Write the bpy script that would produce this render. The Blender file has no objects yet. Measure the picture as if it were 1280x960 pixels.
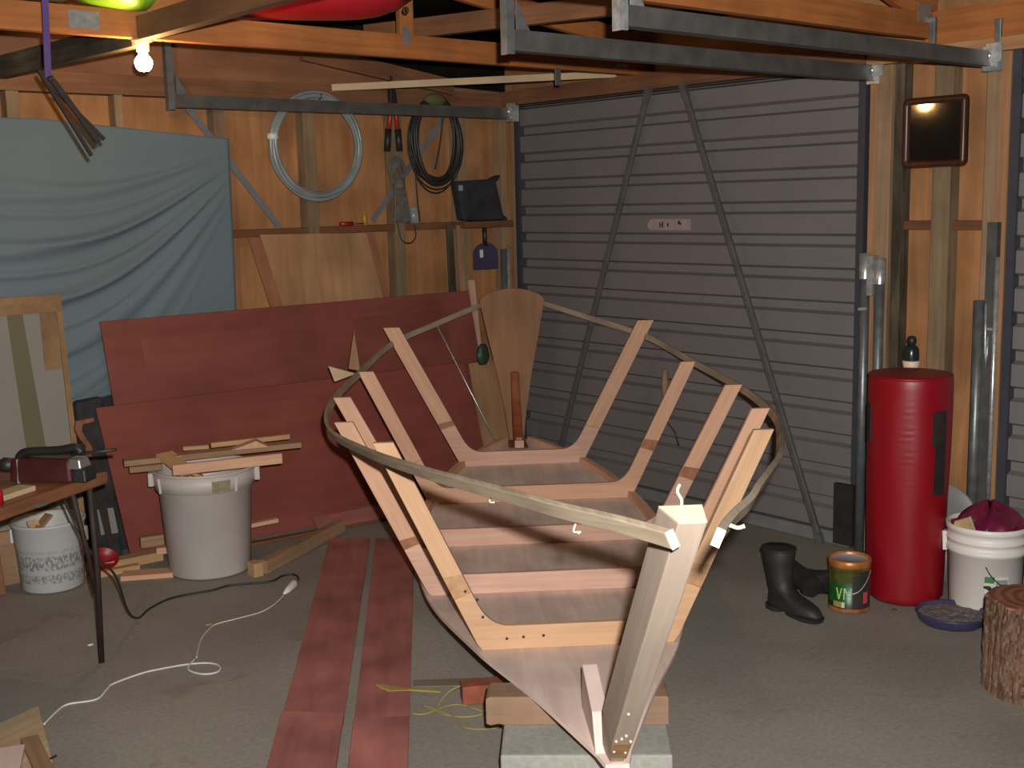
import bpy, bmesh, math, random
from mathutils import Vector, Matrix, noise
random.seed(7)
SC = bpy.context.scene
COL = SC.collection
PI = math.pi

# ------------------------------------------------------------------ materials
def srgb(r, g, b):
    f = lambda c: (c/255/12.92) if c/255 <= .04045 else ((c/255+.055)/1.055)**2.4
    return (f(r), f(g), f(b), 1)

def base_mat(name, rough=.6, metal=0.0, spec=None):
    m = bpy.data.materials.new(name); m.use_nodes = True
    nt = m.node_tree; b = nt.nodes['Principled BSDF']
    b.inputs['Roughness'].default_value = rough
    b.inputs['Metallic'].default_value = metal
    if spec is not None: b.inputs['Specular IOR Level'].default_value = spec
    return m, nt, b

def lin(c): return (c[0], c[1], c[2], 1)

def plain(name, col, rough=.6, metal=0.0, var=.12, scale=9.0, spec=None, bump=0.0, bscale=60):
    m, nt, b = base_mat(name, rough, metal, spec)
    tc = nt.nodes.new('ShaderNodeTexCoord')
    nz = nt.nodes.new('ShaderNodeTexNoise'); nz.inputs['Scale'].default_value = scale; nz.inputs['Detail'].default_value = 5
    cr = nt.nodes.new('ShaderNodeValToRGB')
    cr.color_ramp.elements[0].position = .3; cr.color_ramp.elements[1].position = .7
    cr.color_ramp.elements[0].color = lin([c*(1-var) for c in col]); cr.color_ramp.elements[1].color = lin([min(1, c*(1+var)) for c in col])
    nt.links.new(tc.outputs['Object'], nz.inputs['Vector']); nt.links.new(nz.outputs['Fac'], cr.inputs['Fac'])
    nt.links.new(cr.outputs['Color'], b.inputs['Base Color'])
    if bump:
        n2 = nt.nodes.new('ShaderNodeTexNoise'); n2.inputs['Scale'].default_value = bscale; n2.inputs['Detail'].default_value = 4
        bp = nt.nodes.new('ShaderNodeBump'); bp.inputs['Strength'].default_value = bump; bp.inputs['Distance'].default_value = .01
        nt.links.new(tc.outputs['Object'], n2.inputs['Vector']); nt.links.new(n2.outputs['Fac'], bp.inputs['Height']); nt.links.new(bp.outputs['Normal'], b.inputs['Normal'])
    return m

def wood(name, c1, c2, rough=.65, grain=26.0, along=1.6, blotch=.25, knots=0, spec=.3):
    """timber: stretched noise along U (UVs are in metres, U along the grain)"""
    m, nt, b = base_mat(name, rough, 0, spec)
    L = nt.links.new
    uv = nt.nodes.new('ShaderNodeUVMap')
    oi = nt.nodes.new('ShaderNodeObjectInfo')
    mp = nt.nodes.new('ShaderNodeMapping'); mp.inputs['Scale'].default_value = (along, grain, 1)
    ad = nt.nodes.new('ShaderNodeVectorMath'); ad.operation = 'ADD'
    mu = nt.nodes.new('ShaderNodeVectorMath'); mu.operation = 'SCALE'; mu.inputs['Scale'].default_value = 17.0
    cb = nt.nodes.new('ShaderNodeCombineXYZ')
    L(oi.outputs['Random'], cb.inputs[0]); L(oi.outputs['Random'], cb.inputs[1]); L(oi.outputs['Random'], cb.inputs[2])
    L(cb.outputs[0], mu.inputs[0]); L(uv.outputs['UV'], ad.inputs[0]); L(mu.outputs[0], ad.inputs[1])
    L(ad.outputs[0], mp.inputs['Vector'])
    nz = nt.nodes.new('ShaderNodeTexNoise'); nz.inputs['Scale'].default_value = 2.2; nz.inputs['Detail'].default_value = 7; nz.inputs['Distortion'].default_value = .6
    L(mp.outputs[0], nz.inputs['Vector'])
    cr = nt.nodes.new('ShaderNodeValToRGB')
    cr.color_ramp.elements[0].position = .3; cr.color_ramp.elements[1].position = .72
    cr.color_ramp.elements[0].color = lin(c1); cr.color_ramp.elements[1].color = lin(c2)
    L(nz.outputs['Fac'], cr.inputs['Fac'])
    n2 = nt.nodes.new('ShaderNodeTexNoise'); n2.inputs['Scale'].default_value = 3.5; n2.inputs['Detail'].default_value = 3
    L(ad.outputs[0], n2.inputs['Vector'])
    mr = nt.nodes.new('ShaderNodeMapRange'); mr.inputs['From Min'].default_value = .3; mr.inputs['From Max'].default_value = .7
    mr.inputs['To Min'].default_value = 1-blotch; mr.inputs['To Max'].default_value = 1+blotch*.5
    L(n2.outputs['Fac'], mr.inputs['Value'])
    mx = nt.nodes.new('ShaderNodeVectorMath'); mx.operation = 'SCALE'
    L(cr.outputs['Color'], mx.inputs[0]); L(mr.outputs[0], mx.inputs['Scale'])
    out = mx.outputs[0]
    if knots:
        vo = nt.nodes.new('ShaderNodeTexVoronoi'); vo.inputs['Scale'].default_value = 1.0
        mk = nt.nodes.new('ShaderNodeMapping'); mk.inputs['Scale'].default_value = (knots, knots*1.6, 1)
        L(ad.outputs[0], mk.inputs['Vector']); L(mk.outputs[0], vo.inputs['Vector'])
        k = nt.nodes.new('ShaderNodeMapRange'); k.inputs['From Min'].default_value = .03; k.inputs['From Max'].default_value = .09; k.inputs['To Min'].default_value = .35; k.inputs['To Max'].default_value = 1
        L(vo.outputs['Distance'], k.inputs['Value'])
        m3 = nt.nodes.new('ShaderNodeVectorMath'); m3.operation = 'SCALE'
        L(out, m3.inputs[0]); L(k.outputs[0], m3.inputs['Scale']); out = m3.outputs[0]
    L(out, b.inputs['Base Color'])
    bp = nt.nodes.new('ShaderNodeBump'); bp.inputs['Strength'].default_value = .12; bp.inputs['Distance'].default_value = .004
    L(nz.outputs['Fac'], bp.inputs['Height']); L(bp.outputs['Normal'], b.inputs['Normal'])
    return m

def concrete(name, c1, c2, stain, rough=.75):
    m, nt, b = base_mat(name, rough, 0, .3); L = nt.links.new
    tc = nt.nodes.new('ShaderNodeTexCoord')
    n1 = nt.nodes.new('ShaderNodeTexNoise'); n1.inputs['Scale'].default_value = 1.3; n1.inputs['Detail'].default_value = 8
    n2 = nt.nodes.new('ShaderNodeTexNoise'); n2.inputs['Scale'].default_value = 60; n2.inputs['Detail'].default_value = 4
    n3 = nt.nodes.new('ShaderNodeTexNoise'); n3.inputs['Scale'].default_value = 3.7; n3.inputs['Detail'].default_value = 5; n3.inputs['Distortion'].default_value = 1.0
    for n in (n1, n2, n3): L(tc.outputs['Object'], n.inputs['Vector'])
    cr = nt.nodes.new('ShaderNodeValToRGB'); cr.color_ramp.elements[0].position = .35; cr.color_ramp.elements[1].position = .68
    cr.color_ramp.elements[0].color = lin(c1); cr.color_ramp.elements[1].color = lin(c2)
    L(n1.outputs['Fac'], cr.inputs['Fac'])
    m2 = nt.nodes.new('ShaderNodeMapRange'); m2.inputs['From Min'].default_value = .62; m2.inputs['From Max'].default_value = .74; m2.inputs['To Max'].default_value = .55
    L(n3.outputs['Fac'], m2.inputs['Value'])
    mx = nt.nodes.new('ShaderNodeMix'); mx.data_type = 'RGBA'; mx.inputs[7].default_value = lin(stain)
    L(m2.outputs[0], mx.inputs[0]); L(cr.outputs['Color'], mx.inputs[6])
    mr = nt.nodes.new('ShaderNodeMapRange'); mr.inputs['From Min'].default_value = .3; mr.inputs['From Max'].default_value = .7; mr.inputs['To Min'].default_value = .88; mr.inputs['To Max'].default_value = 1.1
    L(n2.outputs['Fac'], mr.inputs['Value'])
    sc = nt.nodes.new('ShaderNodeVectorMath'); sc.operation = 'SCALE'
    L(mx.outputs[2], sc.inputs[0]); L(mr.outputs[0], sc.inputs['Scale']); L(sc.outputs[0], b.inputs['Base Color'])
    bp = nt.nodes.new('ShaderNodeBump'); bp.inputs['Strength'].default_value = .15; bp.inputs['Distance'].default_value = .004
    L(n2.outputs['Fac'], bp.inputs['Height']); L(bp.outputs['Normal'], b.inputs['Normal'])
    return m

def band_label(name, body, stops, letters=None, zscale=1.0, rough=.35):
    """a painted container: colour bands by object height (metres), with smudgy print in bands marked 'print'"""
    m, nt, b = base_mat(name, rough); L = nt.links.new
    tc = nt.nodes.new('ShaderNodeTexCoord'); sx = nt.nodes.new('ShaderNodeSeparateXYZ'); L(tc.outputs['Object'], sx.inputs[0])
    cr = nt.nodes.new('ShaderNodeValToRGB'); cr.color_ramp.interpolation = 'CONSTANT'
    dv = nt.nodes.new('ShaderNodeMath'); dv.operation = 'MULTIPLY'; dv.inputs[1].default_value = zscale
    L(sx.outputs[2], dv.inputs[0]); L(dv.outputs[0], cr.inputs['Fac'])
    els = cr.color_ramp.elements
    els[0].position = stops[0][0]; els[0].color = lin(stops[0][1]); els[1].position = stops[1][0]; els[1].color = lin(stops[1][1])
    for p, c in stops[2:]:
        e = els.new(p); e.color = lin(c)
    nz = nt.nodes.new('ShaderNodeTexNoise'); nz.inputs['Scale'].default_value = 25; L(tc.outputs['Object'], nz.inputs['Vector'])
    mr = nt.nodes.new('ShaderNodeMapRange'); mr.inputs['From Min'].default_value = .3; mr.inputs['From Max'].default_value = .7; mr.inputs['To Min'].default_value = .6; mr.inputs['To Max'].default_value = 1.25
    L(nz.outputs['Fac'], mr.inputs['Value'])
    sc = nt.nodes.new('ShaderNodeVectorMath'); sc.operation = 'SCALE'
    L(cr.outputs['Color'], sc.inputs[0]); L(mr.outputs[0], sc.inputs['Scale']); L(sc.outputs[0], b.inputs['Base Color'])
    return m

def smudged_print(name, col, ink, bands):
    """white plastic with worn rows of grey print between given heights"""
    m, nt, b = base_mat(name, .45); L = nt.links.new
    tc = nt.nodes.new('ShaderNodeTexCoord'); sx = nt.nodes.new('ShaderNodeSeparateXYZ'); L(tc.outputs['Object'], sx.inputs[0])
    at = nt.nodes.new('ShaderNodeMath'); at.operation = 'ARCTAN2'; L(sx.outputs[1], at.inputs[0]); L(sx.outputs[0], at.inputs[1])
    cb = nt.nodes.new('ShaderNodeCombineXYZ')
    ma = nt.nodes.new('ShaderNodeMath'); ma.operation = 'MULTIPLY'; ma.inputs[1].default_value = .145; L(at.outputs[0], ma.inputs[0])
    L(ma.outputs[0], cb.inputs[0]); L(sx.outputs[2], cb.inputs[1])
    nz = nt.nodes.new('ShaderNodeTexNoise'); nz.inputs['Scale'].default_value = 62; nz.inputs['Detail'].default_value = 2
    mp = nt.nodes.new('ShaderNodeMapping'); mp.inputs['Scale'].default_value = (1.5, .8, 1); L(cb.outputs[0], mp.inputs['Vector']); L(mp.outputs[0], nz.inputs['Vector'])
    cr = nt.nodes.new('ShaderNodeValToRGB'); cr.color_ramp.interpolation = 'CONSTANT'
    els = cr.color_ramp.elements; els[0].position = 0; els[0].color = (0, 0, 0, 1); els[1].position = 1; els[1].color = (0, 0, 0, 1)
    for z0, z1, s in bands:
        e = els.new(z0); e.color = (s, s, s, 1); e = els.new(z1); e.color = (0, 0, 0, 1)
    L(sx.outputs[2], cr.inputs['Fac'])
    th = nt.nodes.new('ShaderNodeMapRange'); th.inputs['From Min'].default_value = .44; th.inputs['From Max'].default_value = .58
    L(nz.outputs['Fac'], th.inputs['Value'])
    mu = nt.nodes.new('ShaderNodeMath'); mu.operation = 'MULTIPLY'; L(th.outputs[0], mu.inputs[0]); L(cr.outputs['Color'], mu.inputs[1])
    mx = nt.nodes.new('ShaderNodeMix'); mx.data_type = 'RGBA'; mx.inputs[6].default_value = lin(col); mx.inputs[7].default_value = lin(ink)
    L(mu.outputs[0], mx.inputs[0]); L(mx.outputs[2], b.inputs['Base Color'])
    return m

def emit(name, col, strength):
    m = bpy.data.materials.new(name); m.use_nodes = True; nt = m.node_tree
    nt.nodes.remove(nt.nodes['Principled BSDF'])
    e = nt.nodes.new('ShaderNodeEmission'); e.inputs['Color'].default_value = lin(col); e.inputs['Strength'].default_value = strength
    nt.links.new(e.outputs[0], nt.nodes['Material Output'].inputs['Surface'])
    return m

M = {}
M['floor'] = concrete('concrete_floor', (.225, .202, .170), (.300, .272, .232), (.185, .152, .115))
M['block'] = concrete('concrete_block', (.26, .255, .225), (.34, .33, .295), (.40, .37, .31), .9)
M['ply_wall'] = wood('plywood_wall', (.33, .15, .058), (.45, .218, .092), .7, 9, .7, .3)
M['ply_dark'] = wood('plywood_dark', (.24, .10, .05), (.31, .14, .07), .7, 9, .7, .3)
M['stud'] = wood('treated_stud', (.255, .160, .090), (.345, .228, .132), .75, 24, 1.2, .25, knots=1.1)
M['stud_green'] = wood('treated_stud_greenish', (.185, .125, .070), (.265, .185, .108), .75, 24, 1.2, .3, knots=1.1)
M['stud_dark'] = wood('dark_treated_timber', (.05, .040, .026), (.13, .10, .06), .8, 18, 2.2, .6)
M['nog'] = wood('nogging_timber', (.13, .055, .025), (.19, .08, .035), .7, 22, 1.2, .2)
M['truss'] = wood('truss_timber', (.33, .112, .032), (.47, .168, .048), .65, 20, 1.0, .3, knots=.9)
M['truss_dark'] = wood('old_truss_timber', (.17, .075, .036), (.25, .115, .055), .7, 20, 1.0, .3)
M['jamb'] = wood('jamb_timber', (.33, .165, .078), (.44, .235, .115), .6, 22, 1.0, .2)
M['boat'] = wood('boat_timber', (.55, .31, .195), (.67, .39, .25), .6, 30, 1.4, .1)
M['boat_pale'] = wood('boat_pale_timber', (.49, .29, .165), (.57, .35, .20), .6, 30, 1.4, .1)
M['boat_pink'] = wood('boat_pink_timber', (.54, .325, .235), (.66, .41, .305), .6, 30, 1.4, .14)
M['boat_ply'] = wood('boat_bottom_ply', (.64, .49, .43), (.80, .63, .55), .65, 12, 1.0, .2)
M['stem'] = wood('stem_timber', (.39, .305, .24), (.46, .365, .285), .6, 26, 1.4, .1)
M['gunwale'] = wood('gunwale_timber', (.30, .235, .165), (.44, .35, .25), .6, 30, 2.5, .25)
M['transom'] = wood('transom_ply', (.25, .112, .048), (.32, .155, .07), .6, 9, .8, .2)
M['glue'] = plain('dark_glue_stain', (.30, .115, .05), .45, var=.25, scale=30)
M['stain'] = plain('stained_hardwood', (.27, .072, .03), .45, var=.25, scale=14)
M['red_sheet'] = wood('red_form_ply', (.185, .052, .038), (.225, .066, .050), .55, 6, .8, .22)
M['red_sheet2'] = wood('red_form_ply_second', (.20, .050, .035), (.238, .063, .045), .55, 6, .8, .18)
M['red_plank'] = wood('red_form_plank', (.31, .11, .095), (.41, .155, .135), .6, 7, 1.0, .35)
M['edge'] = wood('ply_edge', (.32, .18, .10), (.42, .25, .15), .7, 60, 1.0, .2)
M['scrap'] = wood('scrap_timber', (.42, .245, .115), (.54, .33, .17), .65, 26, 1.4, .15)
M['scrap2'] = wood('scrap_timber_brown', (.28, .165, .095), (.38, .23, .13), .65, 26, 1.4, .2)
M['ply_scrap'] = wood('ply_scrap', (.33, .18, .085), (.43, .245, .125), .6, 10, .9, .25)
M['pine'] = wood('pale_pine', (.46, .33, .19), (.56, .42, .26), .6, 16, 1.3, .18)
M['table'] = wood('table_timber', (.19, .075, .038), (.28, .12, .06), .5, 18, 1.0, .4)
M['door'] = plain('grey_steel_door', (.172, .156, .152), .5, var=.06, scale=3)
M['door_edge'] = plain('dark_door_edge', (.045, .045, .058), .5)
M['door_rail'] = plain('door_bottom_rail', (.17, .17, .165), .5)
M['galv'] = plain('galvanised_steel', (.20, .215, .22), .42, .6, var=.25, scale=20)
M['galv_light'] = plain('bright_galvanised_steel', (.62, .64, .63), .35, .7, var=.3, scale=35)
M['steel_dark'] = plain('dull_dark_steel', (.098, .094, .088), .5, .3, var=.25, scale=12)
M['brace_steel'] = plain('dull_brace_steel', (.13, .118, .112), .5, .3, var=.2, scale=12)
M['steel_brown'] = plain('rusty_steel', (.026, .014, .010), .7, .1, var=.4, scale=20)
M['plate'] = plain('nail_plate_steel', (.34, .33, .33), .45, .6, var=.2, scale=40)
M['strap_steel'] = plain('steel_strap', (.28, .30, .32), .45, .6)
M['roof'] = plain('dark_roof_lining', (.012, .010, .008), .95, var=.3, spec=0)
M['black'] = plain('black_plastic', (.018, .017, .017), .5, var=.3)
M['black_rubber'] = plain('black_rubber', (.020, .017, .015), .6, var=.35, scale=16, bump=.2, bscale=25)
M['black_fabric'] = plain('black_fabric', (.022, .022, .025), .85, var=.4, scale=14, bump=.6, bscale=18)
M['tarp'] = plain('blue_grey_cloth', (.125, .170, .195), .85, var=.06, scale=2.0)
M['tarp_wall'] = plain('black_building_paper', (.02, .022, .024), .8)
M['red_vinyl'] = plain('red_vinyl', (.245, .0028, .009), .42, var=.06, scale=4)
M['red_plastic'] = plain('red_plastic', (.33, .008, .016), .4, var=.1)
M['green_plastic'] = plain('lime_plastic', (.24, .52, .02), .4, var=.1)
M['purple'] = plain('purple_webbing', (.09, .045, .16), .7)
M['bin'] = plain('grey_bin_plastic', (.50, .455, .425), .5, var=.08, scale=5)
M['pail'] = smudged_print('printed_white_plastic', (.47, .47, .46), (.16, .17, .19), [(.045, .085, .75), (.105, .165, .85), (.175, .19, .35)])
M['bucket'] = plain('white_bucket_plastic', (.74, .69, .64), .45, var=.06, scale=6)
M['white'] = plain('white_plastic', (.66, .65, .62), .5)
M['cream'] = plain('cream_plastic', (.72, .56, .40), .5)
M['magenta'] = plain('plum_plastic_bag', (.14, .012, .04), .25, var=.3)
M['paper'] = plain('brown_paper', (.52, .36, .20), .8, var=.3, scale=18)
M['board_white'] = plain('pale_grey_board', (.225, .21, .185), .6, var=.08, scale=2)
M['board_green'] = plain('olive_board', (.12, .11, .055), .6, var=.08, scale=3)
M['osb'] = wood('chipboard', (.24, .145, .068), (.31, .19, .092), .7, 14, 9, .35)
M['navy'] = plain('navy_steel', (.045, .042, .085), .45, var=.25)
M['navy_rim'] = plain('navy_plastic', (.045, .04, .10), .4)
M['gravel'] = plain('grey_grit', (.16, .135, .125), .95, var=.5, scale=60, bump=1.0, bscale=90)
M['bark'] = wood('rough_bark', (.062, .03, .018), (.25, .148, .095), .95, 30, 3.5, .5)
M['cut_wood'] = wood('sawn_log_end', (.30, .11, .055), (.42, .18, .09), .7, 24, 5, .45)
M['maroon'] = plain('maroon_tool_casing', (.055, .014, .014), .3, var=.2)
M['rust_tin'] = plain('orange_tin_rim', (.46, .17, .045), .4, .3, var=.3, scale=25)
M['tin_in'] = plain('tin_inside', (.33, .30, .31), .5, .2)
M['tin_label'] = band_label('tin_label', None, [(0, (.30, .11, .04)), (.09, (.015, .03, .012)), (.2, (.01, .085, .018)), (.58, (.055, .065, .012)), (.84, (.10, .075, .02))], zscale=5.0)
M['tin_letter'] = plain('pale_green_print', (.42, .75, .40), .5)
M['tin_letter2'] = plain('yellow_green_print', (.55, .62, .08), .5)
M['red_print'] = plain('red_print', (.55, .05, .06), .5)
M['white_print'] = plain('white_print', (.62, .60, .52), .5)
M['rope'] = plain('grey_rope', (.115, .10, .085), .9, var=.3, scale=50)
M['hose'] = plain('clear_grey_hose', (.22, .255, .255), .3, var=.15, scale=10)
M['khaki'] = plain('khaki_rag', (.11, .095, .03), .9)
M['red_grip'] = plain('red_enamel', (.33, .018, .014), .4)
M['cord_white'] = plain('white_cord', (.60, .57, .52), .6)
M['cord_yellow'] = plain('yellow_green_twine', (.26, .22, .065), .7)
M['cord_black'] = plain('black_cord', (.02, .018, .016), .5)
M['fresh'] = wood('fresh_pine_overexposed', (.82, .72, .52), (.92, .83, .64), .7, 30, 1.4, .06)  # fresh sawn wood, made paler still to carry the flash overexposure
M['frame_brown'] = wood('dark_brown_frame', (.045, .014, .008), (.085, .026, .013), .35, 18, 1.5, .3, spec=.5)
M['glass_dark'] = plain('dark_mirror_glass', (.11, .095, .08), .05, .9, var=.02)
M['label_pink'] = plain('faded_label', (.33, .25, .245), .6, var=.1, scale=30)
M['dark_print'] = plain('dark_print', (.03, .02, .02), .6)
M['green_print'] = plain('green_print', (.06, .20, .07), .5)
M['grey_print'] = plain('grey_print', (.27, .29, .29), .5)
M['bottle'] = plain('dark_green_metal', (.035, .05, .042), .25, .5)
M['glass_jar'] = plain('dusty_jar', (.25, .27, .26), .3)
M['yellow'] = plain('yellow_plastic', (.42, .24, .03), .5)
M['white_wood'] = plain('fresh_cut_end', (.62, .54, .41), .6, var=.05)
M['silver'] = plain('cast_aluminium', (.62, .60, .58), .3, .85)
M['green_dark'] = plain('dark_green_tin', (.025, .05, .03), .5)
M['grey_disc'] = plain('grey_plastic', (.20, .195, .19), .5)
M['bulb'] = emit('glowing_bulb', (1.0, .60, .24), 300.0)
M['brick'] = plain('red_brick', (.26, .07, .035), .85, var=.25, scale=20)

# ------------------------------------------------------------------ mesh builder
class MB:
    def __init__(s):
        s.bm = bmesh.new(); s.g = {}; s.mi = 0; s.sm = False
    def _reg(s, faces, grain):
        g = Vector(grain).normalized() if grain is not None else None
        for f in faces:
            f.material_index = s.mi; f.smooth = s.sm
            if g is not None: s.g[f] = g
    def hexa(s, c, grain=None):
        """8 corners: bottom 4 (ccw) then top 4"""
        v = [s.bm.verts.new(p) for p in c]
        fs = [s.bm.faces.new([v[i] for i in q]) for q in ((3, 2, 1, 0), (4, 5, 6, 7), (0, 1, 5, 4), (1, 2, 6, 5), (2, 3, 7, 6), (3, 0, 4, 7))]
        if grain is None:
            e = [(Vector(c[1])-Vector(c[0])), (Vector(c[3])-Vector(c[0])), (Vector(c[4])-Vector(c[0]))]
            grain = max(e, key=lambda a: a.length)
        s._reg(fs, grain); return s
    def box(s, x0, x1, y0, y1, z0, z1, grain=None):
        return s.hexa([(x0, y0, z0), (x1, y0, z0), (x1, y1, z0), (x0, y1, z0), (x0, y0, z1), (x1, y0, z1), (x1, y1, z1), (x0, y1, z1)], grain)
    def bar(s, p0, p1, w, h, up=(0, 0, 1), w1=None, h1=None):
        p0, p1 = Vector(p0), Vector(p1); d = (p1-p0).normalized(); up = Vector(up)
        side = d.cross(up)
        if side.length < 1e-4: side = d.cross(Vector((1, 0, 0)))
        side.normalize(); u = side.cross(d).normalized()
        w1 = w if w1 is None else w1; h1 = h if h1 is None else h1
        q = lambda p, a, b: p+side*a+u*b
        c = [q(p0, -w/2, -h/2), q(p0, w/2, -h/2), q(p1, w1/2, -h1/2), q(p1, -w1/2, -h1/2), q(p0, -w/2, h/2), q(p0, w/2, h/2), q(p1, w1/2, h1/2), q(p1, -w1/2, h1/2)]
        return s.hexa(c, d)
    def loft(s, rings, closed=False, caps=True, grain=None, ring_closed=True):
        vs = [[s.bm.verts.new(p) for p in r] for r in rings]
        fs = []; n = len(rings[0]); m = len(rings)
        for i in range(m if closed else m-1):
            a, b = vs[i], vs[(i+1) % m]
            for j in range(n if ring_closed else n-1):
                k = (j+1) % n
                fs.append(s.bm.faces.new((a[j], a[k], b[k], b[j])))
        if caps and not closed and ring_closed and n > 2:
            fs.append(s.bm.faces.new(list(reversed(vs[0])))); fs.append(s.bm.faces.new(vs[-1]))
        s._reg(fs, grain); return s
    def tube(s, pts, r, seg=8, closed=False, radii=None):
        pts = [Vector(p) for p in pts]; n = len(pts); rings = []; ref = None
        for i, p in enumerate(pts):
            a = pts[(i-1) % n] if (closed or i > 0) else p
            b = pts[(i+1) % n] if (closed or i < n-1) else p
            d = (b-a)
            d = d.normalized() if d.length > 1e-9 else Vector((0, 0, 1))
            if ref is None:
                ref = Vector((0, 0, 1)) if abs(d.z) < .9 else Vector((1, 0, 0))
            x = (ref-d*ref.dot(d)).normalized(); y = d.cross(x); ref = x
            rr = radii[i] if radii else r
            rings.append([p+x*math.cos(2*PI*k/seg)*rr+y*math.sin(2*PI*k/seg)*rr for k in range(seg)])
        o = s.sm; s.sm = True; s.loft(rings, closed); s.sm = o; return s
    def lathe(s, prof, c=(0, 0, 0), seg=32, mtx=None, caps=False, sx=1, sy=1):
        c = Vector(c); mtx = mtx or Matrix.Identity(3); rings = []
        for r, z in prof:
            rings.append([c+mtx@Vector((r*sx*math.cos(2*PI*k/seg), r*sy*math.sin(2*PI*k/seg), z)) for k in range(seg)])
        o = s.sm; s.sm = True; s.loft(rings, False, caps); s.sm = o; return s
    def prism(s, pts, n, grain=None):
        """planar polygon (3D points) extruded by vector n"""
        n = Vector(n); a = [s.bm.verts.new(p) for p in pts]; b = [s.bm.verts.new(Vector(p)+n) for p in pts]
        fs = [s.bm.faces.new(a), s.bm.faces.new(list(reversed(b)))]
        k = len(a)
        for i in range(k):
            j = (i+1) % k; fs.append(s.bm.faces.new((a[j], a[i], b[i], b[j])))
        s._reg(fs, grain); return s
    def sphere(s, c, r, sc=(1, 1, 1), u=16, v=10, mtx=None):
        prof = [(max(1e-4, math.sin(PI*i/v)), -math.cos(PI*i/v)) for i in range(v+1)]
        mm = (mtx or Matrix.Identity(3)) @ Matrix.Diagonal((r*sc[0], r*sc[1], r*sc[2]))
        return s.lathe(prof, c, u, mm, True)
    def mat(s, i): s.mi = i; return s

def wm(o):
    m = o.matrix_basis.copy()
    p = o.parent
    while p is not None:
        m = p.matrix_basis @ m; p = p.parent
    return m

def build(name, mb, mats, parent=None, loc=None, world=True, bev=0.0, sub=0):
    """link the shapes of mb as ONE mesh object. loc: origin of a top-level mesh (world). world: coordinates are world coordinates"""
    bm = mb.bm
    bmesh.ops.recalc_face_normals(bm, faces=bm.faces[:])
    uvl = bm.loops.layers.uv.new('UVMap')
    for f in bm.faces:
        g = mb.g.get(f)
        n = f.normal
        if g is None:
            g = Vector((0, 0, 1)) if abs(n.z) < .8 else Vector((1, 0, 0))
        t = n.cross(g)
        if t.length < .35:
            t = n.cross(Vector((0, 0, 1)) if abs(n.z) < .8 else Vector((1, 0, 0)))
            a = t.cross(n).normalized()
        else: a = g
        t.normalize()
        for l in f.loops: l[uvl].uv = (l.vert.co.dot(a), l.vert.co.dot(t))
    me = bpy.data.meshes.new(name)
    if world and parent is not None:
        bmesh.ops.transform(bm, matrix=wm(parent).inverted(), verts=bm.verts[:])
    if loc is not None and parent is None:
        bmesh.ops.translate(bm, vec=-Vector(loc), verts=bm.verts[:])
    bm.to_mesh(me); bm.free()
    o = bpy.data.objects.new(name, me); COL.objects.link(o)
    if loc is not None and parent is None: o.location = loc
    if parent is not None: o.parent = parent
    for m in (mats if isinstance(mats, (list, tuple)) else [mats]): me.materials.append(m)
    if bev:
        b = o.modifiers.new('bevel', 'BEVEL'); b.width = bev; b.segments = 2; b.limit_method = 'ANGLE'; b.angle_limit = .6
    if sub:
        d = o.modifiers.new('subdivision', 'SUBSURF'); d.levels = sub; d.render_levels = sub
    return o

def tag(o, label, cat, group=None, kind=None):
    o['label'] = label; o['category'] = cat
    if group: o['group'] = group
    if kind: o['kind'] = kind
    return o

def thing(name, label, cat, loc=(0, 0, 0), rz=0.0, group=None):
    o = bpy.data.objects.new(name, None); COL.objects.link(o)
    o.empty_display_size = .1; o.location = loc; o.rotation_euler = (0, 0, rz)
    return tag(o, label, cat, group)

def struct(name, mb, mat, parent=None, label=None, bev=0, cat=None):
    o = build(name, mb, mat, parent, bev=bev)
    if parent is None:
        o['kind'] = 'structure'
        if label: o['label'] = label
        if cat: o['category'] = cat
    return o

def crom(P, n=8, closed=False):
    P = [Vector(p) for p in P]; out = []
    m = len(P)
    for i in range(m if closed else m-1):
        if closed: a, b, c, d = P[(i-1) % m], P[i], P[(i+1) % m], P[(i+2) % m]
        else: a, b, c, d = P[max(i-1, 0)], P[i], P[i+1], P[min(i+2, m-1)]
        for k in range(n):
            t = k/n
            out.append(.5*((2*b)+(c-a)*t+(2*a-5*b+4*c-d)*t*t+(3*b-a-3*c+d)*t**3))
    if not closed: out.append(P[-1])
    return out

def interp(xs, ys, x):
    """monotone-ish smooth interpolation (Catmull-Rom on non-uniform stations)"""
    if x <= xs[0]: return ys[0]
    if x >= xs[-1]: return ys[-1]
    for i in range(len(xs)-1):
        if xs[i] <= x <= xs[i+1]:
            h = xs[i+1]-xs[i]; t = (x-xs[i])/h
            def sl(k):
                if k == 0: return (ys[1]-ys[0])/(xs[1]-xs[0])
                if k == len(xs)-1: return (ys[-1]-ys[-2])/(xs[-1]-xs[-2])
                return (ys[k+1]-ys[k-1])/(xs[k+1]-xs[k-1])
            a, b = sl(i)*h, sl(i+1)*h
            return (2*t**3-3*t*t+1)*ys[i]+(t**3-2*t*t+t)*a+(-2*t**3+3*t*t)*ys[i+1]+(t**3-t*t)*b

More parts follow.
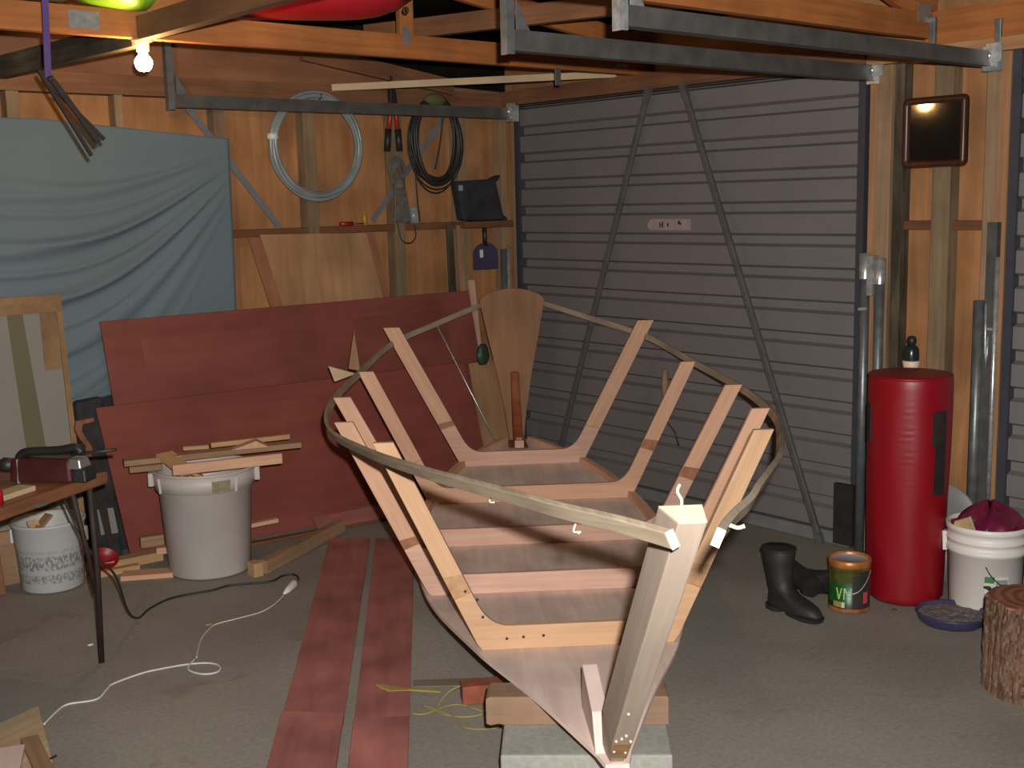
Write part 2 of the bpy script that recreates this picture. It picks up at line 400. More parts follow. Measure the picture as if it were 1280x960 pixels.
# ================================================================== THE ROOM
# corner of the two visible walls is the origin; wall_left is the plane y=0, wall_right (garage doors) the plane x=0
XB, YB = -6.4, -6.2
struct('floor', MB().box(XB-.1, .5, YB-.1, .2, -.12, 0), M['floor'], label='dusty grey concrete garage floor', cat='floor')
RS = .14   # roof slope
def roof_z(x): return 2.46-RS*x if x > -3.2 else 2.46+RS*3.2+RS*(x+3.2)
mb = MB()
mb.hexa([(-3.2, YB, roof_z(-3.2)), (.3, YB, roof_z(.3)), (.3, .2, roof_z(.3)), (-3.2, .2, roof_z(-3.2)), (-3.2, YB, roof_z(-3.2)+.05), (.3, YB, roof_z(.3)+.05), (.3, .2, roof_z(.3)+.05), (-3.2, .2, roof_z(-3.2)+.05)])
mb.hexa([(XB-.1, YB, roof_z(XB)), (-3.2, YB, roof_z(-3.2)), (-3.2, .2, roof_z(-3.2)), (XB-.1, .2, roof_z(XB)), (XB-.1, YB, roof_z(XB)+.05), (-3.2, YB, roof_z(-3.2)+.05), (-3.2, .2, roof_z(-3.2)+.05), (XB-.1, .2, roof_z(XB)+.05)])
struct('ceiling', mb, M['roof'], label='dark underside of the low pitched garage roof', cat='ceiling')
struct('wall_left', MB().box(XB, .09, .075, .095, 0, 2.22, (0, 0, 1)), M['ply_wall'], label='plywood sheeted garage wall with the cloth and hose', cat='wall')
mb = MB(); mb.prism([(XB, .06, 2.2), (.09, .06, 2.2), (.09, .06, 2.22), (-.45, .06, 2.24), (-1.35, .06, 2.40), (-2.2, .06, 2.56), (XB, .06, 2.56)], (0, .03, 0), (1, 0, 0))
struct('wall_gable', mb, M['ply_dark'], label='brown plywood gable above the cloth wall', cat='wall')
mb = MB(); mb.box(XB, .09, .095, .12, 2.2, 3.0); struct('wall_gable_fill', mb, M['roof'], label='black gable fill above the plywood, standing for the dark void', cat='wall')  # black sheet added in place of the dark void over the plywood
mb = MB()
mb.box(.075, .095, -.09, .09, 0, 2.46, (0, 0, 1)); mb.box(.075, .095, -3.06, -2.36, 0, 2.46, (0, 0, 1)); mb.box(.075, .095, YB, -5.4, 0, 2.46, (0, 0, 1))
mb.box(.075, .095, -2.36, -.09, 2.13, 2.46, (0, 1, 0)); mb.box(.075, .095, -5.4, -3.06, 2.13, 2.46, (0, 1, 0))
struct('wall_right', mb, M['ply_wall'], label='plywood pier and header around the two garage doors', cat='wall')
struct('wall_back', MB().box(XB, .09, YB-.02, YB, 0, 3.0, (0, 0, 1)), M['ply_wall'], label='plywood wall behind the camera', cat='wall')
struct('wall_rear', MB().box(XB-.02, XB, YB, .09, 0, 3.0, (0, 0, 1)), M['ply_wall'], label='plywood wall opposite the garage doors', cat='wall')

tn = [0]
def trim(mb, mat, bev=.002):
    tn[0] += 1
    return struct('trim_%d' % tn[0], mb, mat, bev=bev)
# studs of the left wall (face at y=0)
for x0, x1, mt in ((-2.80, -2.745, 'stud_green'), (-2.325, -2.285, 'stud'), (-1.842, -1.784, 'stud_green'), (-1.352, -1.284, 'stud_green'), (-.812, -.742, 'stud_green'), (-.365, -.305, 'stud'), (-.045, .0, 'stud'), (-3.3, -3.25, 'stud'), (-3.8, -3.75, 'stud')):
    trim(MB().box(x0, x1, 0, .075, 0, 2.115), M[mt])
trim(MB().box(XB, .05, -.006, .075, 2.115, 2.205), M['truss_dark'])                 # top plate of the left wall
# rail / ledge at mid height
for x0, x1 in ((-1.784, -1.352), (-1.284, -.812), (-.742, -.43)):
    trim(MB().box(x0, x1, -.004, .07, 1.452, 1.488), M['nog'])
# door wall timbers
trim(MB().box(-.05, .075, -2.40, 0, 2.135, 2.215), M['truss_dark'])              # plate over the first door
trim(MB().box(-.045, .075, YB, -2.40, 2.125, 2.178), M['jamb'])
trim(MB().box(-.03, .075, YB, -2.66, 2.18, 2.31), M['truss'])
trim(MB().box(.0, .075, -2.436, -2.395, 0, 2.125), M['jamb'])
trim(MB().box(-.01, .075, -2.505, -2.437, 0, 2.125), M['stud'])
trim(MB().box(.01, .075, -2.552, -2.507, 0, 2.125), M['stud_dark'])
trim(MB().box(.0, .075, -2.775, -2.695, 0, 2.125), M['stud_green'])
trim(MB().box(-.005, .075, -2.975, -2.92, 0, 2.125), M['stud'])
trim(MB().box(-.012, .075, -3.02, -2.977, 0, 2.125), M['jamb'])
trim(MB().box(.025, .075, -2.695, -2.552, 1.437, 1.475), M['nog'])
trim(MB().box(.025, .075, -2.92, -2.775, 1.437, 1.475), M['nog'])
trim(MB().box(-.0, .075, -.085, -.035, 0, 2.125), M['stud'])
# black building paper showing low on the left wall
trim(MB().box(-3.2, -2.345, .035, .06, .0, .95), M['tarp_wall'])

# garage doors -----------------------------------------------------------------
def garage_door(name, y0, y1, label):
    """ribbed steel tilt door between y0 (left) and y1 (right)"""
    top = 2.125
    root = thing(name, label, 'garage door', (0, (y0+y1)/2, 0)); root['kind'] = 'structure'
    prof = []; z = .07
    while z < top-.02:
        prof += [(.0, z), (.0, min(z+.088, top)), (.030, min(z+.101, top)), (.030, min(z+.137, top)), (.0, min(z+.150, top))]
        z += .150
    rings = [[(x, y0-.03, zz), (x, y1+.03, zz), (.045, y1+.03, zz), (.045, y0-.03, zz)] for x, zz in prof]
    build('door_panel', MB().loft(rings, caps=True), M['door'], root)
    for y in (y0-.017, y1+.017):
        build('door_edge', MB().box(-.018, .03, y-.017, y+.017, .0, top), M['door_edge'], root)
    build('bottom_rail', MB().box(-.022, .03, y1+.034, y0-.034, .005, .062), M['door_rail'], root)
    build('top_rail', MB().box(-.012, .03, y1+.034, y0-.034, top, top+.008), M['door_edge'], root)
    return root
d1 = garage_door('door_1', -.088, -2.385, 'closed grey ribbed garage door in the corner, behind the boat')
d2 = garage_door('door_2', -3.03, -5.4, 'closed grey ribbed garage door at the right edge, behind the white bucket')
# paper label on the first door
mb = MB(); mb.prism([(-.003, -1.121, 1.431), (-.003, -1.397, 1.432), (-.003, -1.397, 1.488), (-.003, -1.13, 1.489), (-.003, -1.105, 1.46)], (.0025, 0, 0))
lb = build('label', mb, M['label_pink'], d1)
mb = MB()
mb.box(-.0045, -.003, -1.196, -1.190, 1.444, 1.474); mb.box(-.0045, -.003, -1.214, -1.206, 1.444, 1.474); mb.box(-.0045, -.003, -1.206, -1.196, 1.456, 1.461)
mb.sphere((-.004, -1.247, 1.459), .010, (.1, .55, 1.1)); mb.sphere((-.004, -1.322, 1.470), .011, (.1, .8, .9)); mb.sphere((-.004, -1.331, 1.464), .007, (.1, .8, .9))
build('label_mark', mb, M['dark_print'], lb)
mb = MB(); mb.tube([(-.02, -1.238, .72), (-.022, -1.24, .64), (-.02, -1.247, .50)], .017, 10, radii=[.012, .02, .014])
hd = build('pull_handle', mb, M['scrap2'], d1)
build('pull_cord', MB().tube([(-.02, -1.247, .52), (-.016, -1.25, .44), (-.016, -1.30, .40), (-.018, -1.33, .33)], .004, 6), M['cord_black'], hd)

# two loose steel brace bars standing against the first door
def bracebar(p0, p1, label):
    r = thing('brace_bar', label, 'brace bar', (p1[0], p1[1], 0), group='steel brace bars against the garage door')
    a, b = Vector(p0), Vector(p1)
    mb = MB(); mb.bar(a, b, .030, .022, (1, 0, 0)); build('bar', mb, M['brace_steel'], r, bev=.004)
    d = (b-a).normalized()
    build('end_bracket', MB().bar(a-d*.03, a+d*.05, .034, .026, (1, 0, 0)), M['brace_steel'], r); build('end_bracket', MB().bar(b-d*.05, b, .034, .026, (1, 0, 0)), M['galv'], r)
    return r
bracebar((-.04, -1.148, 2.12), (-.05, -.405, .02), 'dark steel brace bar leaning left from the middle of the door top')
bracebar((-.04, -1.384, 2.12), (-.10, -2.255, .02), 'long steel brace bar slanting down right across the door to its bottom corner')

# spring tubes beside the doors
def tube_set(name, x, y, z1, label, group):
    r = thing(name, label, 'door spring', (x, y, 0), group=group)
    return r
r = tube_set('door_spring', -.075, -2.435, 1.33, 'pair of galvanised spring tubes at the right jamb of the corner door', 'door springs beside the garage doors')
for y, t in ((-2.425, 1.335), (-2.497, 1.315)):
    s_ = build('spring_tube', MB().lathe([(.021, .0), (.021, t)], (-.055, y, 0), 20, caps=True), M['galv'], r)
    build('collar', MB().lathe([(.025, t-.105), (.025, t+.004), (.018, t+.004)], (-.055, y, 0), 20), M['galv_light'], s_)
build('bolt', MB().bar((-.09, -2.42, 1.10), (-.09, -2.46, 1.105), .012, .012), M['galv_light'], r)
build('bracket', MB().box(-.08, -.03, -2.475, -2.448, 1.16, 1.33), M['galv_light'], r)
r = tube_set('door_spring', -.06, -3.0, 1.33, 'galvanised spring arm at the left jamb of the right edge door', 'door springs beside the garage doors')
build('spring_tube', MB().lathe([(.021, 0), (.021, 1.16)], (-.05, -2.945, 0), 20, caps=True), M['galv'], r)
build('arm_channel', MB().box(-.05, -.018, -3.008, -2.967, .02, 1.47), M['steel_dark'], r)
build('edge_rod', MB().lathe([(.009, .2), (.009, 1.335)], (-.062, -3.02, 0), 12, caps=True), M['galv_light'], r)
build('bolt', MB().bar((-.06, -2.985, 1.05), (-.06, -3.03, 1.05), .01, .01), M['galv_light'], r)
build('chain', MB().tube([(-.055, -2.975, 1.15), (-.058, -2.98, 1.0), (-.056, -2.985, .9), (-.058, -2.99, 1.02)], .005, 6), M['galv_light'], r)
r = tube_set('door_spring', -.06, -.07, 1.15, 'galvanised spring tube at the left jamb of the corner door', 'door springs beside the garage doors')
build('spring_tube', MB().lathe([(.021, 0), (.021, 1.32)], (-.05, -.012, 0), 20, caps=True), M['galv'], r)
build('edge_rod', MB().lathe([(.010, 0), (.010, 1.345)], (-.06, -.062, 0), 12, caps=True), M['galv_light'], r)
# dark plate on the foot of the first door
tag(build('kick_plate', MB().box(-.05, -.024, -2.385, -2.285, .02, .30), M['black_rubber'], loc=(-.04, -2.33, .02)), 'dark ribbed plate on the foot of the corner door jamb', 'plate')

# door tracks --------------------------------------------------------------------
def door_track(y, x0, x1, z, h, label, hang, side):
    r = thing('door_track', label, 'door track', (x0, y, z), group='overhead steel door tracks')
    mb = MB(); t = .004; w = .045
    mb.box(x0, x1, y-side*.0-t/2, y+t/2, z-h/2, z+h/2)
    mb.box(x0, x1, min(y, y-side*w), max(y, y-side*w), z-h/2, z-h/2+t); mb.box(x0, x1, min(y, y-side*w), max(y, y-side*w), z+h/2-t, z+h/2)
    mb.box(x0, x1, y-side*w-t/2, y-side*w+t/2, z-h/2, z-h/2+.014); mb.box(x0, x1, y-side*w-t/2, y-side*w+t/2, z+h/2-.014, z+h/2)
    build('channel', mb, M['steel_dark'], r)
    mb = MB(); mb.box(x0-.016, x0+.012, y-.004, y+.004, z-h/2-.012, z+hang); mb.box(x0-.020, x0-.016, y-.004, y+.026, z-h/2-.014, z+hang)
    mb.prism([(x0+.02, y-.006, z+h/2), (x0+.075, y-.006, z+h/2), (x0+.02, y-.006, z+h/2+.09)], (0, .004, 0))
    build('hanger', mb, M['galv_light' if 'nearest' in label else 'galv'], r)
    mb = MB(); mb.box(x1-.03, x1+.015, y-.03, y+.03, z-.045, z+.045); mb.box(x1-.04, x1-.03, y-.05, y+.012, z-.015, z+.055); mb.sphere((x1-.035, y+.0, z+.01), .014)
    build('bracket', mb, M['galv_light'], r)
    mb = MB(); mb.lathe([(.0001, -.016), (.021, -.016), (.021, .016), (.0001, .016)], (x1-.085, y-side*.022, z), 16, Matrix.Rotation(PI/2, 3, 'X'))
    build('roller', mb, M['black'], r)
    return r
door_track(-.135, -2.11, -.06, 2.086, .058, 'overhead track along the cloth wall, ending in the corner', .26, -1)
door_track(-2.425, -2.045, .0, 2.096, .064, 'overhead track ending above the red bag at the corner door jamb', .28, -1)
door_track(-2.985, -2.12, -.085, 2.092, .056, 'overhead track nearest the camera, running to the right edge door', .28, -1)
mb = MB(); mb.box(-.05, -.035, -2.99, -2.965, 2.10, 2.245); mb.box(-.052, -.03, -2.715, -2.69, 2.16, 2.285)
trim(mb, M['galv'])

# roof trusses and binders ---------------------------------------------------------
def truss(y, zb, label, webs, plates, post=None):
    r = thing('roof_truss', label, 'roof truss', (-3.2, y, zb), group='roof trusses'); r['kind'] = 'structure'
    w = .042
    build('bottom_chord', MB().box(XB, .02, y, y+w, zb, zb+.098, (1, 0, 0)), M['truss'], r, bev=.003)
    for s in (1, -1):
        x0, x1 = (.02, -3.2) if s == 1 else (XB, -3.2)
        z0 = zb+.10
        mb = MB(); mb.bar((x0, y+w/2, z0+.05), (x1, y+w/2, z0+.05+RS*3.2*.98), w*.9, .09, (0, 0, 1)); build('rafter', mb, M['truss'], r, bev=.003)
    for a, b in webs:
        build('web', MB().bar((a[0], y+w/2, a[1]), (b[0], y+w/2, b[1]), w*.8, .07, (0, 0, 1)), M['truss'], r, bev=.003)
    if plates:
        mb = MB()
        for x, z, sw, sh in plates: mb.box(x-sw/2, x+sw/2, y-.0025, y-.0003, z-sh/2, z+sh/2)
        build('nail_plate', mb, M['plate'], r)
    return r
truss(-1.085, 2.212, 'orange timber roof truss carrying the lit bulb', [((-1.465, 2.30), (-1.465, 2.50)), ((-2.62, 2.30), (-2.15, 2.56))], [(-2.865, 2.262, .11, .06), (-1.475, 2.305, .035, .07), (-2.615, 2.283, .06, .05), (-.16, 2.25, .08, .02)])
truss(-2.69, 2.205, 'orange timber roof truss at the upper right, above the right door track', [((-.62, 2.46), (-.10, 2.30))], [(-.09, 2.30, .10, .07)])
trim(MB().bar((-2.655, -1.09, 2.247), (-2.63, -2.69, 2.247), .045, .085), M['truss_dark'])        # ceiling binders
trim(MB().bar((-2.655, -1.04, 2.232), (-2.815, .0, 2.205), .045, .09), M['stud_dark'])
trim(MB().bar((-1.25, -.45, 2.40), (-.55, -2.6, 2.40), .045, .085), M['truss_dark'])
trim(MB().bar((-1.35, -.02, 2.36), (-.40, -.02, 2.225), .03, .085), M['truss_dark'])
trim(MB().bar((-2.97, -.03, 2.10), (-2.85, -.03, 2.36), .03, .05, (0, 1, 0)), M['stud_dark'])
trim(MB().box(-.62, -.585, -1.095, -1.0865, 2.135, 2.215), M['galv'])

# ================================================================== LIGHT BULB
lb = thing('light_bulb', 'glowing bare bulb in a batten holder under the truss', 'light bulb', (-2.652, -1.075, 2.212))
build('batten_holder', MB().lathe([(.001, 2.2115), (.038, 2.2115), (.038, 2.203), (.024, 2.198), (.022, 2.168), (.017, 2.166), (.001, 2.166)], (-2.652, -1.075, 0), 24), plain('pinkish_bakelite', (.30, .22, .19), .5), lb)
build('globe', MB().lathe([(.001, 2.166), (.0145, 2.165), (.016, 2.155), (.024, 2.147), (.0305, 2.134), (.0315, 2.125), (.028, 2.111), (.018, 2.100), (.001, 2.0965)], (-2.652, -1.075, 0), 24), M['bulb'], lb)

# ================================================================== THE BOAT
B0 = (-2.678, -3.474, 0.0); BH = .917
boat = thing('wooden_boat_frame', 'half built wooden rowing boat frame, bow resting on a concrete block', 'boat', B0, BH)
FS = [3.363, 2.753, 2.109, 1.462, .787]
FB = [.315, .473, .506, .458, .295]
FT = [.689, .777, .830, .765, .590]
FZ = [.250, .214, .200, .216, .271]
FH = [.980, .846, .836, .854, .915]
FW = [.085, .072, .072, .066, .062]
JF = [(.27, .24), (.30, .34), (.30, .38), (.27, .27), (.25, .26)]
SX = [0, .40, .787, 1.462, 2.109, 2.753, 3.363, 3.836]
HB = [.018, .152, .295, .458, .506, .473, .315, .055]
ZB = [.300, .288, .271, .216, .200, .214, .250, .285]
def halfb(s): return interp(SX, HB, s)
def botz(s): return interp(SX, ZB, s)
# bottom panel
TH = .012
ss = [-.02+i*(3.85+.02)/60 for i in range(61)]
mb = MB(); mb.sm = False
rings = []
for s in ss:
    h = max(.012, halfb(s))+.010; z = botz(s)
    rings.append([(s, -h, z-TH), (s, h, z-TH), (s, h, z), (s, -h, z)])
mb.loft(rings, grain=(1, 0, 0))
build('bottom_panel', mb, M['boat_ply'], boat, world=False)
# chine logs along both edges of the bottom
for sg in (1, -1):
    rings = []
    for i in range(30):
        s = 2.15+i*(3.80-2.15)/29
        h = halfb(s)+.004; z = botz(s)
        i0 = max(.003, h-.026)
        rings.append([(s, sg*i0, z), (s, sg*h, z), (s, sg*(h+.010), z+.028), (s, sg*max(.004, i0+.004), z+.028)])
    build('chine_log', MB().loft(rings, grain=(1, 0, 0)), M['boat'], boat, world=False)
# frames
for i in range(5):
    s, b, t, zb, zt, w = FS[i], FB[i], FT[i], FZ[i], FH[i], FW[i]
    hw = .074; th = .022
    mbf = MB()
    H = zt-zb
    def ox(z): return b+(t-b)*(z-zb)/H
    fl = [None, None]
    poly = []
    # left half up, right half down; local y = -t(right)
    jl, jr = zb+H*JF[i][0], zb+H*JF[i][1]
    sl = (t-b)/H
    def inner_arc(sg):
        # fillet between floor top and the rib's inner edge
        zc = zb+hw
        xi = lambda z: ox(z)-w
        p1 = (xi(zc+.075), zc+.075); p0 = (xi(zc)-.065, zc); pc = (xi(zc), zc)
        return [((1-u)**2*p0[0]+2*u*(1-u)*pc[0]+u*u*p1[0], (1-u)**2*p0[1]+2*u*(1-u)*pc[1]+u*u*p1[1]) for u in [k/8 for k in range(9)]]
    arc = inner_arc(1)
    cut = .022
    L_out = [(-(b+.0), zb), (-ox(jl), jl), (-ox(jl+cut)+w, jl+cut)]
    pts = []
    pts += [(-(b-.006), zb), (-(ox(zb+.02)), zb+.02), (-ox(jl), jl), (-(ox(jl+cut)-w), jl+cut)]
    pts += [(-x, z) for x, z in reversed(arc)]
    pts += [(x, z) for x, z in arc]
    pts += [(ox(jr+cut)-w, jr+cut), (ox(jr), jr), (ox(zb+.02), zb+.02), (b-.006, zb)]
    # build as strips (non convex polygon): triangulated by blender on n-gon is fine
    mbf.prism([(s, -x, z) for x, z in pts], (th, 0, 0), (0, 1, 0))
    fr = build('frame', mbf, [M['boat_pink'], M['boat'], M['boat_pink'], M['boat_pink'], M['boat_pale']][i], boat, world=False, bev=.0025)
    if i in (4,):
        for yy, zz in ((b+.02, zb+.105), (b+.07, zb+.22*.85), (b-.05, zb+.035), (b-.10, zb+.038), (b-.16, zb+.04), (b+.035, zb+.16)):
            build('screw_head', MB().lathe([(.0001, 0), (.0045, 0), (.0045, .002)], (s-.0015, yy-.03, zz), 8, Matrix.Rotation(PI/2, 3, 'Y')), M['dark_print'], fr, world=False)
    for sg, j in ((-1, jl), (1, jr)):
        mbr = MB()
        wt = w*.97
        p = [(sg*ox(j+.0005), j+.0005), (sg*ox(zt), zt), (sg*(ox(zt)-wt), zt), (sg*(ox(j+cut)-w), j+cut+.0005)]
        mbr.prism([(s+.0005, -x, z) for x, z in p], (th-.001, 0, 0), (0, sg*-sl, 1))
        rb = build('rib', mbr, [M['boat'], M['boat'], M['boat'], M['boat'], M['boat_pale']][i], fr, world=False, bev=.002)
        st = [(1, 0), (0, 1), (0, 1), (1, 1), (1, 1)][i][0 if sg < 0 else 1]
        if st:
            mbg = MB(); e = [.03, .05, .05, .035, .07][i]
            q = [(sg*(ox(j+.002)-.001), j+.002), (sg*(ox(j+e)-.001), j+e), (sg*(ox(j+cut+e*.8)-w+.001), j+cut+e*.8), (sg*(ox(j+cut)-w+.001), j+cut+.002)]
            mbg.prism([(s-.0008, -x, z) for x, z in q], (.001, 0, 0))
            build('glue_stain', mbg, M['glue'] if i < 4 else plain('brown_glue_stain', (.42, .235, .115), .5, var=.2, scale=30), fr, world=False)['label'] = 'dark glue stain over the scarf joint'
# gunwale strips bent round the rib tops
GP = [(4.000, .176, 1.025), (3.70, .43, .955), (3.363, .638, .900), (2.753, .768, .838), (2.109, .830, .815), (1.462, .772, .830), (.787, .600, .893), (.22, .432, .962), (-.10, .318, 1.001), (-.33, .234, 1.029), (-.52, .167, 1.052), (-.68, .100, 1.072), (-.80, .053, 1.086), (-.875, .028, 1.095)]
for sg in (-1, 1):
    P = crom([(a, b*sg*-1, c) for a, b, c in GP], 10)
    rings = []
    for k, p in enumerate(P):
        d = (P[min(k+1, len(P)-1)]-P[max(k-1, 0)]).normalized()
        flare = .42
        upv = Vector((0, -sg*flare, 1)).normalized(); upv = (upv-d*upv.dot(d)).normalized()
        out = d.cross(upv).normalized()
        if out.y*(-sg) < 0: out = -out
        hh = .0145
        rings.append([p+out*.001-upv*hh, p+out*.015-upv*hh, p+out*.015+upv*hh, p+out*.001+upv*hh])
    g = build('gunwale', MB().loft(rings, grain=(1, 0, 0)), M['gunwale'], boat, world=False, bev=.002)
    # the freshly sawn end grain
    r = rings[-1]; d = (P[-1]-P[-2]).normalized()
    cap = MB(); cap.prism(r, d*.002); build('sawn_end', cap, M['white_wood'], g, world=False)['label'] = 'pale freshly sawn strip end'
# stem: raked post, wide at the back and narrow in front
def stem_ring(s, z, top=False):
    return None
a = Vector((-.010, 0, .300)); bt = Vector((-.800, 0, 1.062))   # front edge line bottom -> top
dirs = (bt-a).normalized(); back = Vector((dirs.z, 0, -dirs.x))   # towards the stern
back = Vector((.69, 0, .72)).normalized()
hb_, hf_ = .036, .0225
def sect(p, dep):
    return [p+Vector((0, -hf_, 0)), p+Vector((0, hf_, 0)), p+back*dep+Vector((0, hb_, 0)), p+back*dep+Vector((0, -hb_, 0))]
bot = [a+Vector((0, -.016, 0)), a+Vector((0, .016, 0)), a+Vector((.075, .024, 0)), a+Vector((.075, -.024, 0))]
mid = sect(a+dirs*.12, .085)
# level head: top ring cut horizontally
top = [Vector((-.862, -hf_, 1.112)), Vector((-.862, hf_, 1.112)), Vector((-.762, hb_, 1.112)), Vector((-.762, -hb_, 1.112))]
stm = build('stem', MB().loft([bot, mid, top], grain=dirs), M['stem'], boat, world=False, bev=.0025)
cp_ = MB(); cp_.prism([Vector((-.8605, -hf_+.001, 1.1123)), Vector((-.8605, hf_-.001, 1.1123)), Vector((-.764, hb_-.001, 1.1123)), Vector((-.764, -hb_+.001, 1.1123))], (0, 0, .0015)); build('sawn_head', cp_, M['fresh'], stm, world=False)['label'] = 'pale fresh sawn stem head, flash overexposure in its colour'
mb = MB(); f0, f1 = a+dirs*.035, a+dirs*.135
off = Vector((-.72, 0, -.69))*.0016
mb.prism([f0+Vector((0, -.019, 0))+off, f0+Vector((0, .019, 0))+off, f1+Vector((0, .0205, 0))+off, f1+Vector((0, -.0205, 0))+off], off*.4)
build('glue_stain', mb, plain('stem_glue', (.33, .17, .06), .45, var=.25, scale=40), stm, world=False)['label'] = 'brown glue patch at the foot of the stem'
for u, yy in ((.075, -.012), (.085, .015), (.15, -.016), (.17, .006), (.155, .017), (.19, -.002), (.33, .008)):
    p = a+dirs*u+Vector((0, yy, 0))+off*1.5
    build('dowel', MB().sphere(p, .0035, (1, 1, 1), 8, 6), M['white_wood'], stm, world=False)['label'] = 'pale dowel end in the stem foot'
# stem knee on the bottom panel
mb = MB()
z0 = .291
mb.prism([(.035, .004, z0+.003), (.33, .004, z0-.004), (.30, .004, z0+.125), (.10, .004, z0+.085)], (0, .040, 0), (1, 0, 0))
build('stem_knee', mb, M['boat_ply'], boat, world=False, bev=.003)
# transom: tombstone shaped board
def tr_pt(u, z):   # u half-width, z height -> raked plane
    return (3.836+(z-.285)*.205, u, z)
prof = [(.040, .285), (.062, .45), (.098, .65), (.135, .82), (.166, .97), (.180, 1.035), (.178, 1.058)]
crown = [(.15, 1.080), (.10, 1.100), (.05, 1.111), (0, 1.115)]
pts = [tr_pt(u, z) for u, z in prof+crown]+[tr_pt(-u, z) for u, z in reversed((prof+crown)[:-1])]
trn = build('transom', MB().prism(pts, (.020, 0, -.004), (0, 0, 1)), M['transom'], boat, world=False, bev=.002)
# stained transom knee with pale sawn toe
mb = MB()
kp = [(3.60, .292), (3.82, .292), (3.893, .66), (3.872, .665), (3.80, .52), (3.70, .40), (3.60, .345)]
mb.prism([(x, -.024, z) for x, z in kp], (0, .048, 0), (0, 0, 1))
kn = build('transom_knee', mb, M['stain'], boat, world=False, bev=.012)
kn['label'] = 'red stained knee joining transom and bottom'
build('knee_toe', MB().box(3.590, 3.5995, -.024, .024, .291, .330), M['boat_pink'], kn, world=False)
mb = MB(); 
mb.prism([(3.60, -.05, .283), (3.62, .055, .283), (3.80, .05, .289), (3.80, -.045, .289)], (0, 0, .004)); build('glue_stain', mb, M['stain'], boat, world=False)
# two slim offcut wedges caught behind the left gunwale
mb = MB(); mb.prism([(2.87, .775, .835), (2.90, .83, .842), (2.93, .80, 1.02)], (.012, 0, 0), (0, 0, 1)); build('wedge', mb, M['scrap2'], boat, world=False)
mb = MB(); mb.prism([(2.80, .79, .832), (2.82, .915, .868), (2.82, .89, .795)], (.012, 0, 0), (0, 1, 0)); build('wedge', mb, M['pine'], boat, world=False)
# curls of shaved wood on the stem head and gunwale
def shaving(pts, label, r=.004):
    mb = MB(); mb.tube(crom(pts, 5), r, 6)
    return build('wood_shaving', mb, M['white_wood'], boat, world=False)
shaving([(-.78, .002, 1.112), (-.775, .0, 1.125), (-.77, .006, 1.138), (-.765, .001, 1.148)], '', .0025)
shaving([(-.80, -.055, 1.085), (-.80, -.07, 1.088), (-.795, -.085, 1.082), (-.80, -.095, 1.086)], '', .0035)
shaving([(-.15, .275, .99), (-.16, .285, .975), (-.17, .275, .975)], '', .002)
shaving([(-.55, .145, 1.03), (-.56, .15, 1.018), (-.575, .14, 1.022), (-.58, .145, 1.02)], '', .002)

Bm = wm(boat)
def bw(s, t, z): return Bm@Vector((s, -t, z))
# timber bearer and concrete block under the bow
fwd = Vector((math.cos(BH), math.sin(BH), 0)); rt = Vector((math.sin(BH), -math.cos(BH), 0))
blk = MB()
c0 = bw(.272, -.262, 0); c1 = bw(.228, .178, 0)
dd = Vector((-(c1-c0).y, (c1-c0).x, 0)).normalized()*.20
blk.hexa([c0, c1, c1+dd, c0+dd, c0+Vector((0, 0, .19)), c1+Vector((0, 0, .19)), c1+dd+Vector((0, 0, .19)), c0+dd+Vector((0, 0, .19))])
tag(build('concrete_block', blk, M['block'], loc=tuple((c0+c1)/2), bev=.006), 'grey concrete block on the floor under the boat bow', 'block')
w0 = bw(.45, -.292, .19); w1 = bw(.40, .202, .19); ez = Vector((0, 0, 1))
dw = Vector((-(w1-w0).y, (w1-w0).x, 0)).normalized(); ax = (w1-w0).normalized()
prof = [(0, .004), (.012, 0), (.035, .004), (.05, .0005), (.495, .0005), (.495, .078), (.49, .082), (.01, .082), (0, .075)]
mb = MB(); mb.prism([w0+ax*u+ez*z for u, z in prof], dw*.10, ax)
tag(build('timber_bearer', mb, wood('bearer_timber', (.25, .155, .10), (.33, .205, .13), .75, 14, 1.2, .35), loc=tuple((w0+w1)/2), bev=.005), 'rough timber bearer on the concrete block, right under the boat bow', 'timber')
# far support under the stern
mb = MB(); p = bw(3.4, 0, 0)
mb.box(p.x-.12, p.x+.12, p.y-.10, p.y+.10, 0, .226)
tag(build('stern_block', mb, M['scrap2'], loc=tuple(p), bev=.004), 'timber block on the floor under the boat stern', 'block')
# brick and twine beside the bearer
mb = MB(); mb.bar((-2.33, -2.435, .034), (-2.215, -2.505, .034), .07, .062)
tag(build('brick', mb, M['brick'], loc=(-2.27, -2.47, .003), bev=.004), 'red brick lying on the floor beside the timber bearer', 'brick')
mb = MB()
mb.tube(crom([(-2.30, -2.42, .05), (-2.36, -2.40, .03), (-2.43, -2.44, .004), (-2.40, -2.53, .004), (-2.33, -2.55, .004), (-2.36, -2.44, .004), (-2.47, -2.43, .004), (-2.50, -2.40, .004)], 8), .0028, 6)
mb.tube(crom([(-2.44, -2.37, .004), (-2.42, -2.50, .004), (-2.44, -2.60, .004), (-2.37, -2.66, .004), (-2.32, -2.60, .004), (-2.34, -2.48, .006), (-2.28, -2.46, .012)], 8), .0028, 6)
tag(build('twine', mb, M['cord_yellow'], loc=(-2.4, -2.5, 0)), 'loose loops of yellow green twine on the floor by the brick', 'twine')
tag(build('card_scrap', MB().prism([(-2.345, -2.190, .002), (-2.135, -2.36, .002), (-2.17, -2.41, .002), (-2.375, -2.235, .002)], (0, 0, .004)), plain('dull_card', (.16, .135, .085), .8), loc=(-2.25, -2.3, 0)), 'flat scrap of dull card on the floor under the boat', 'card')

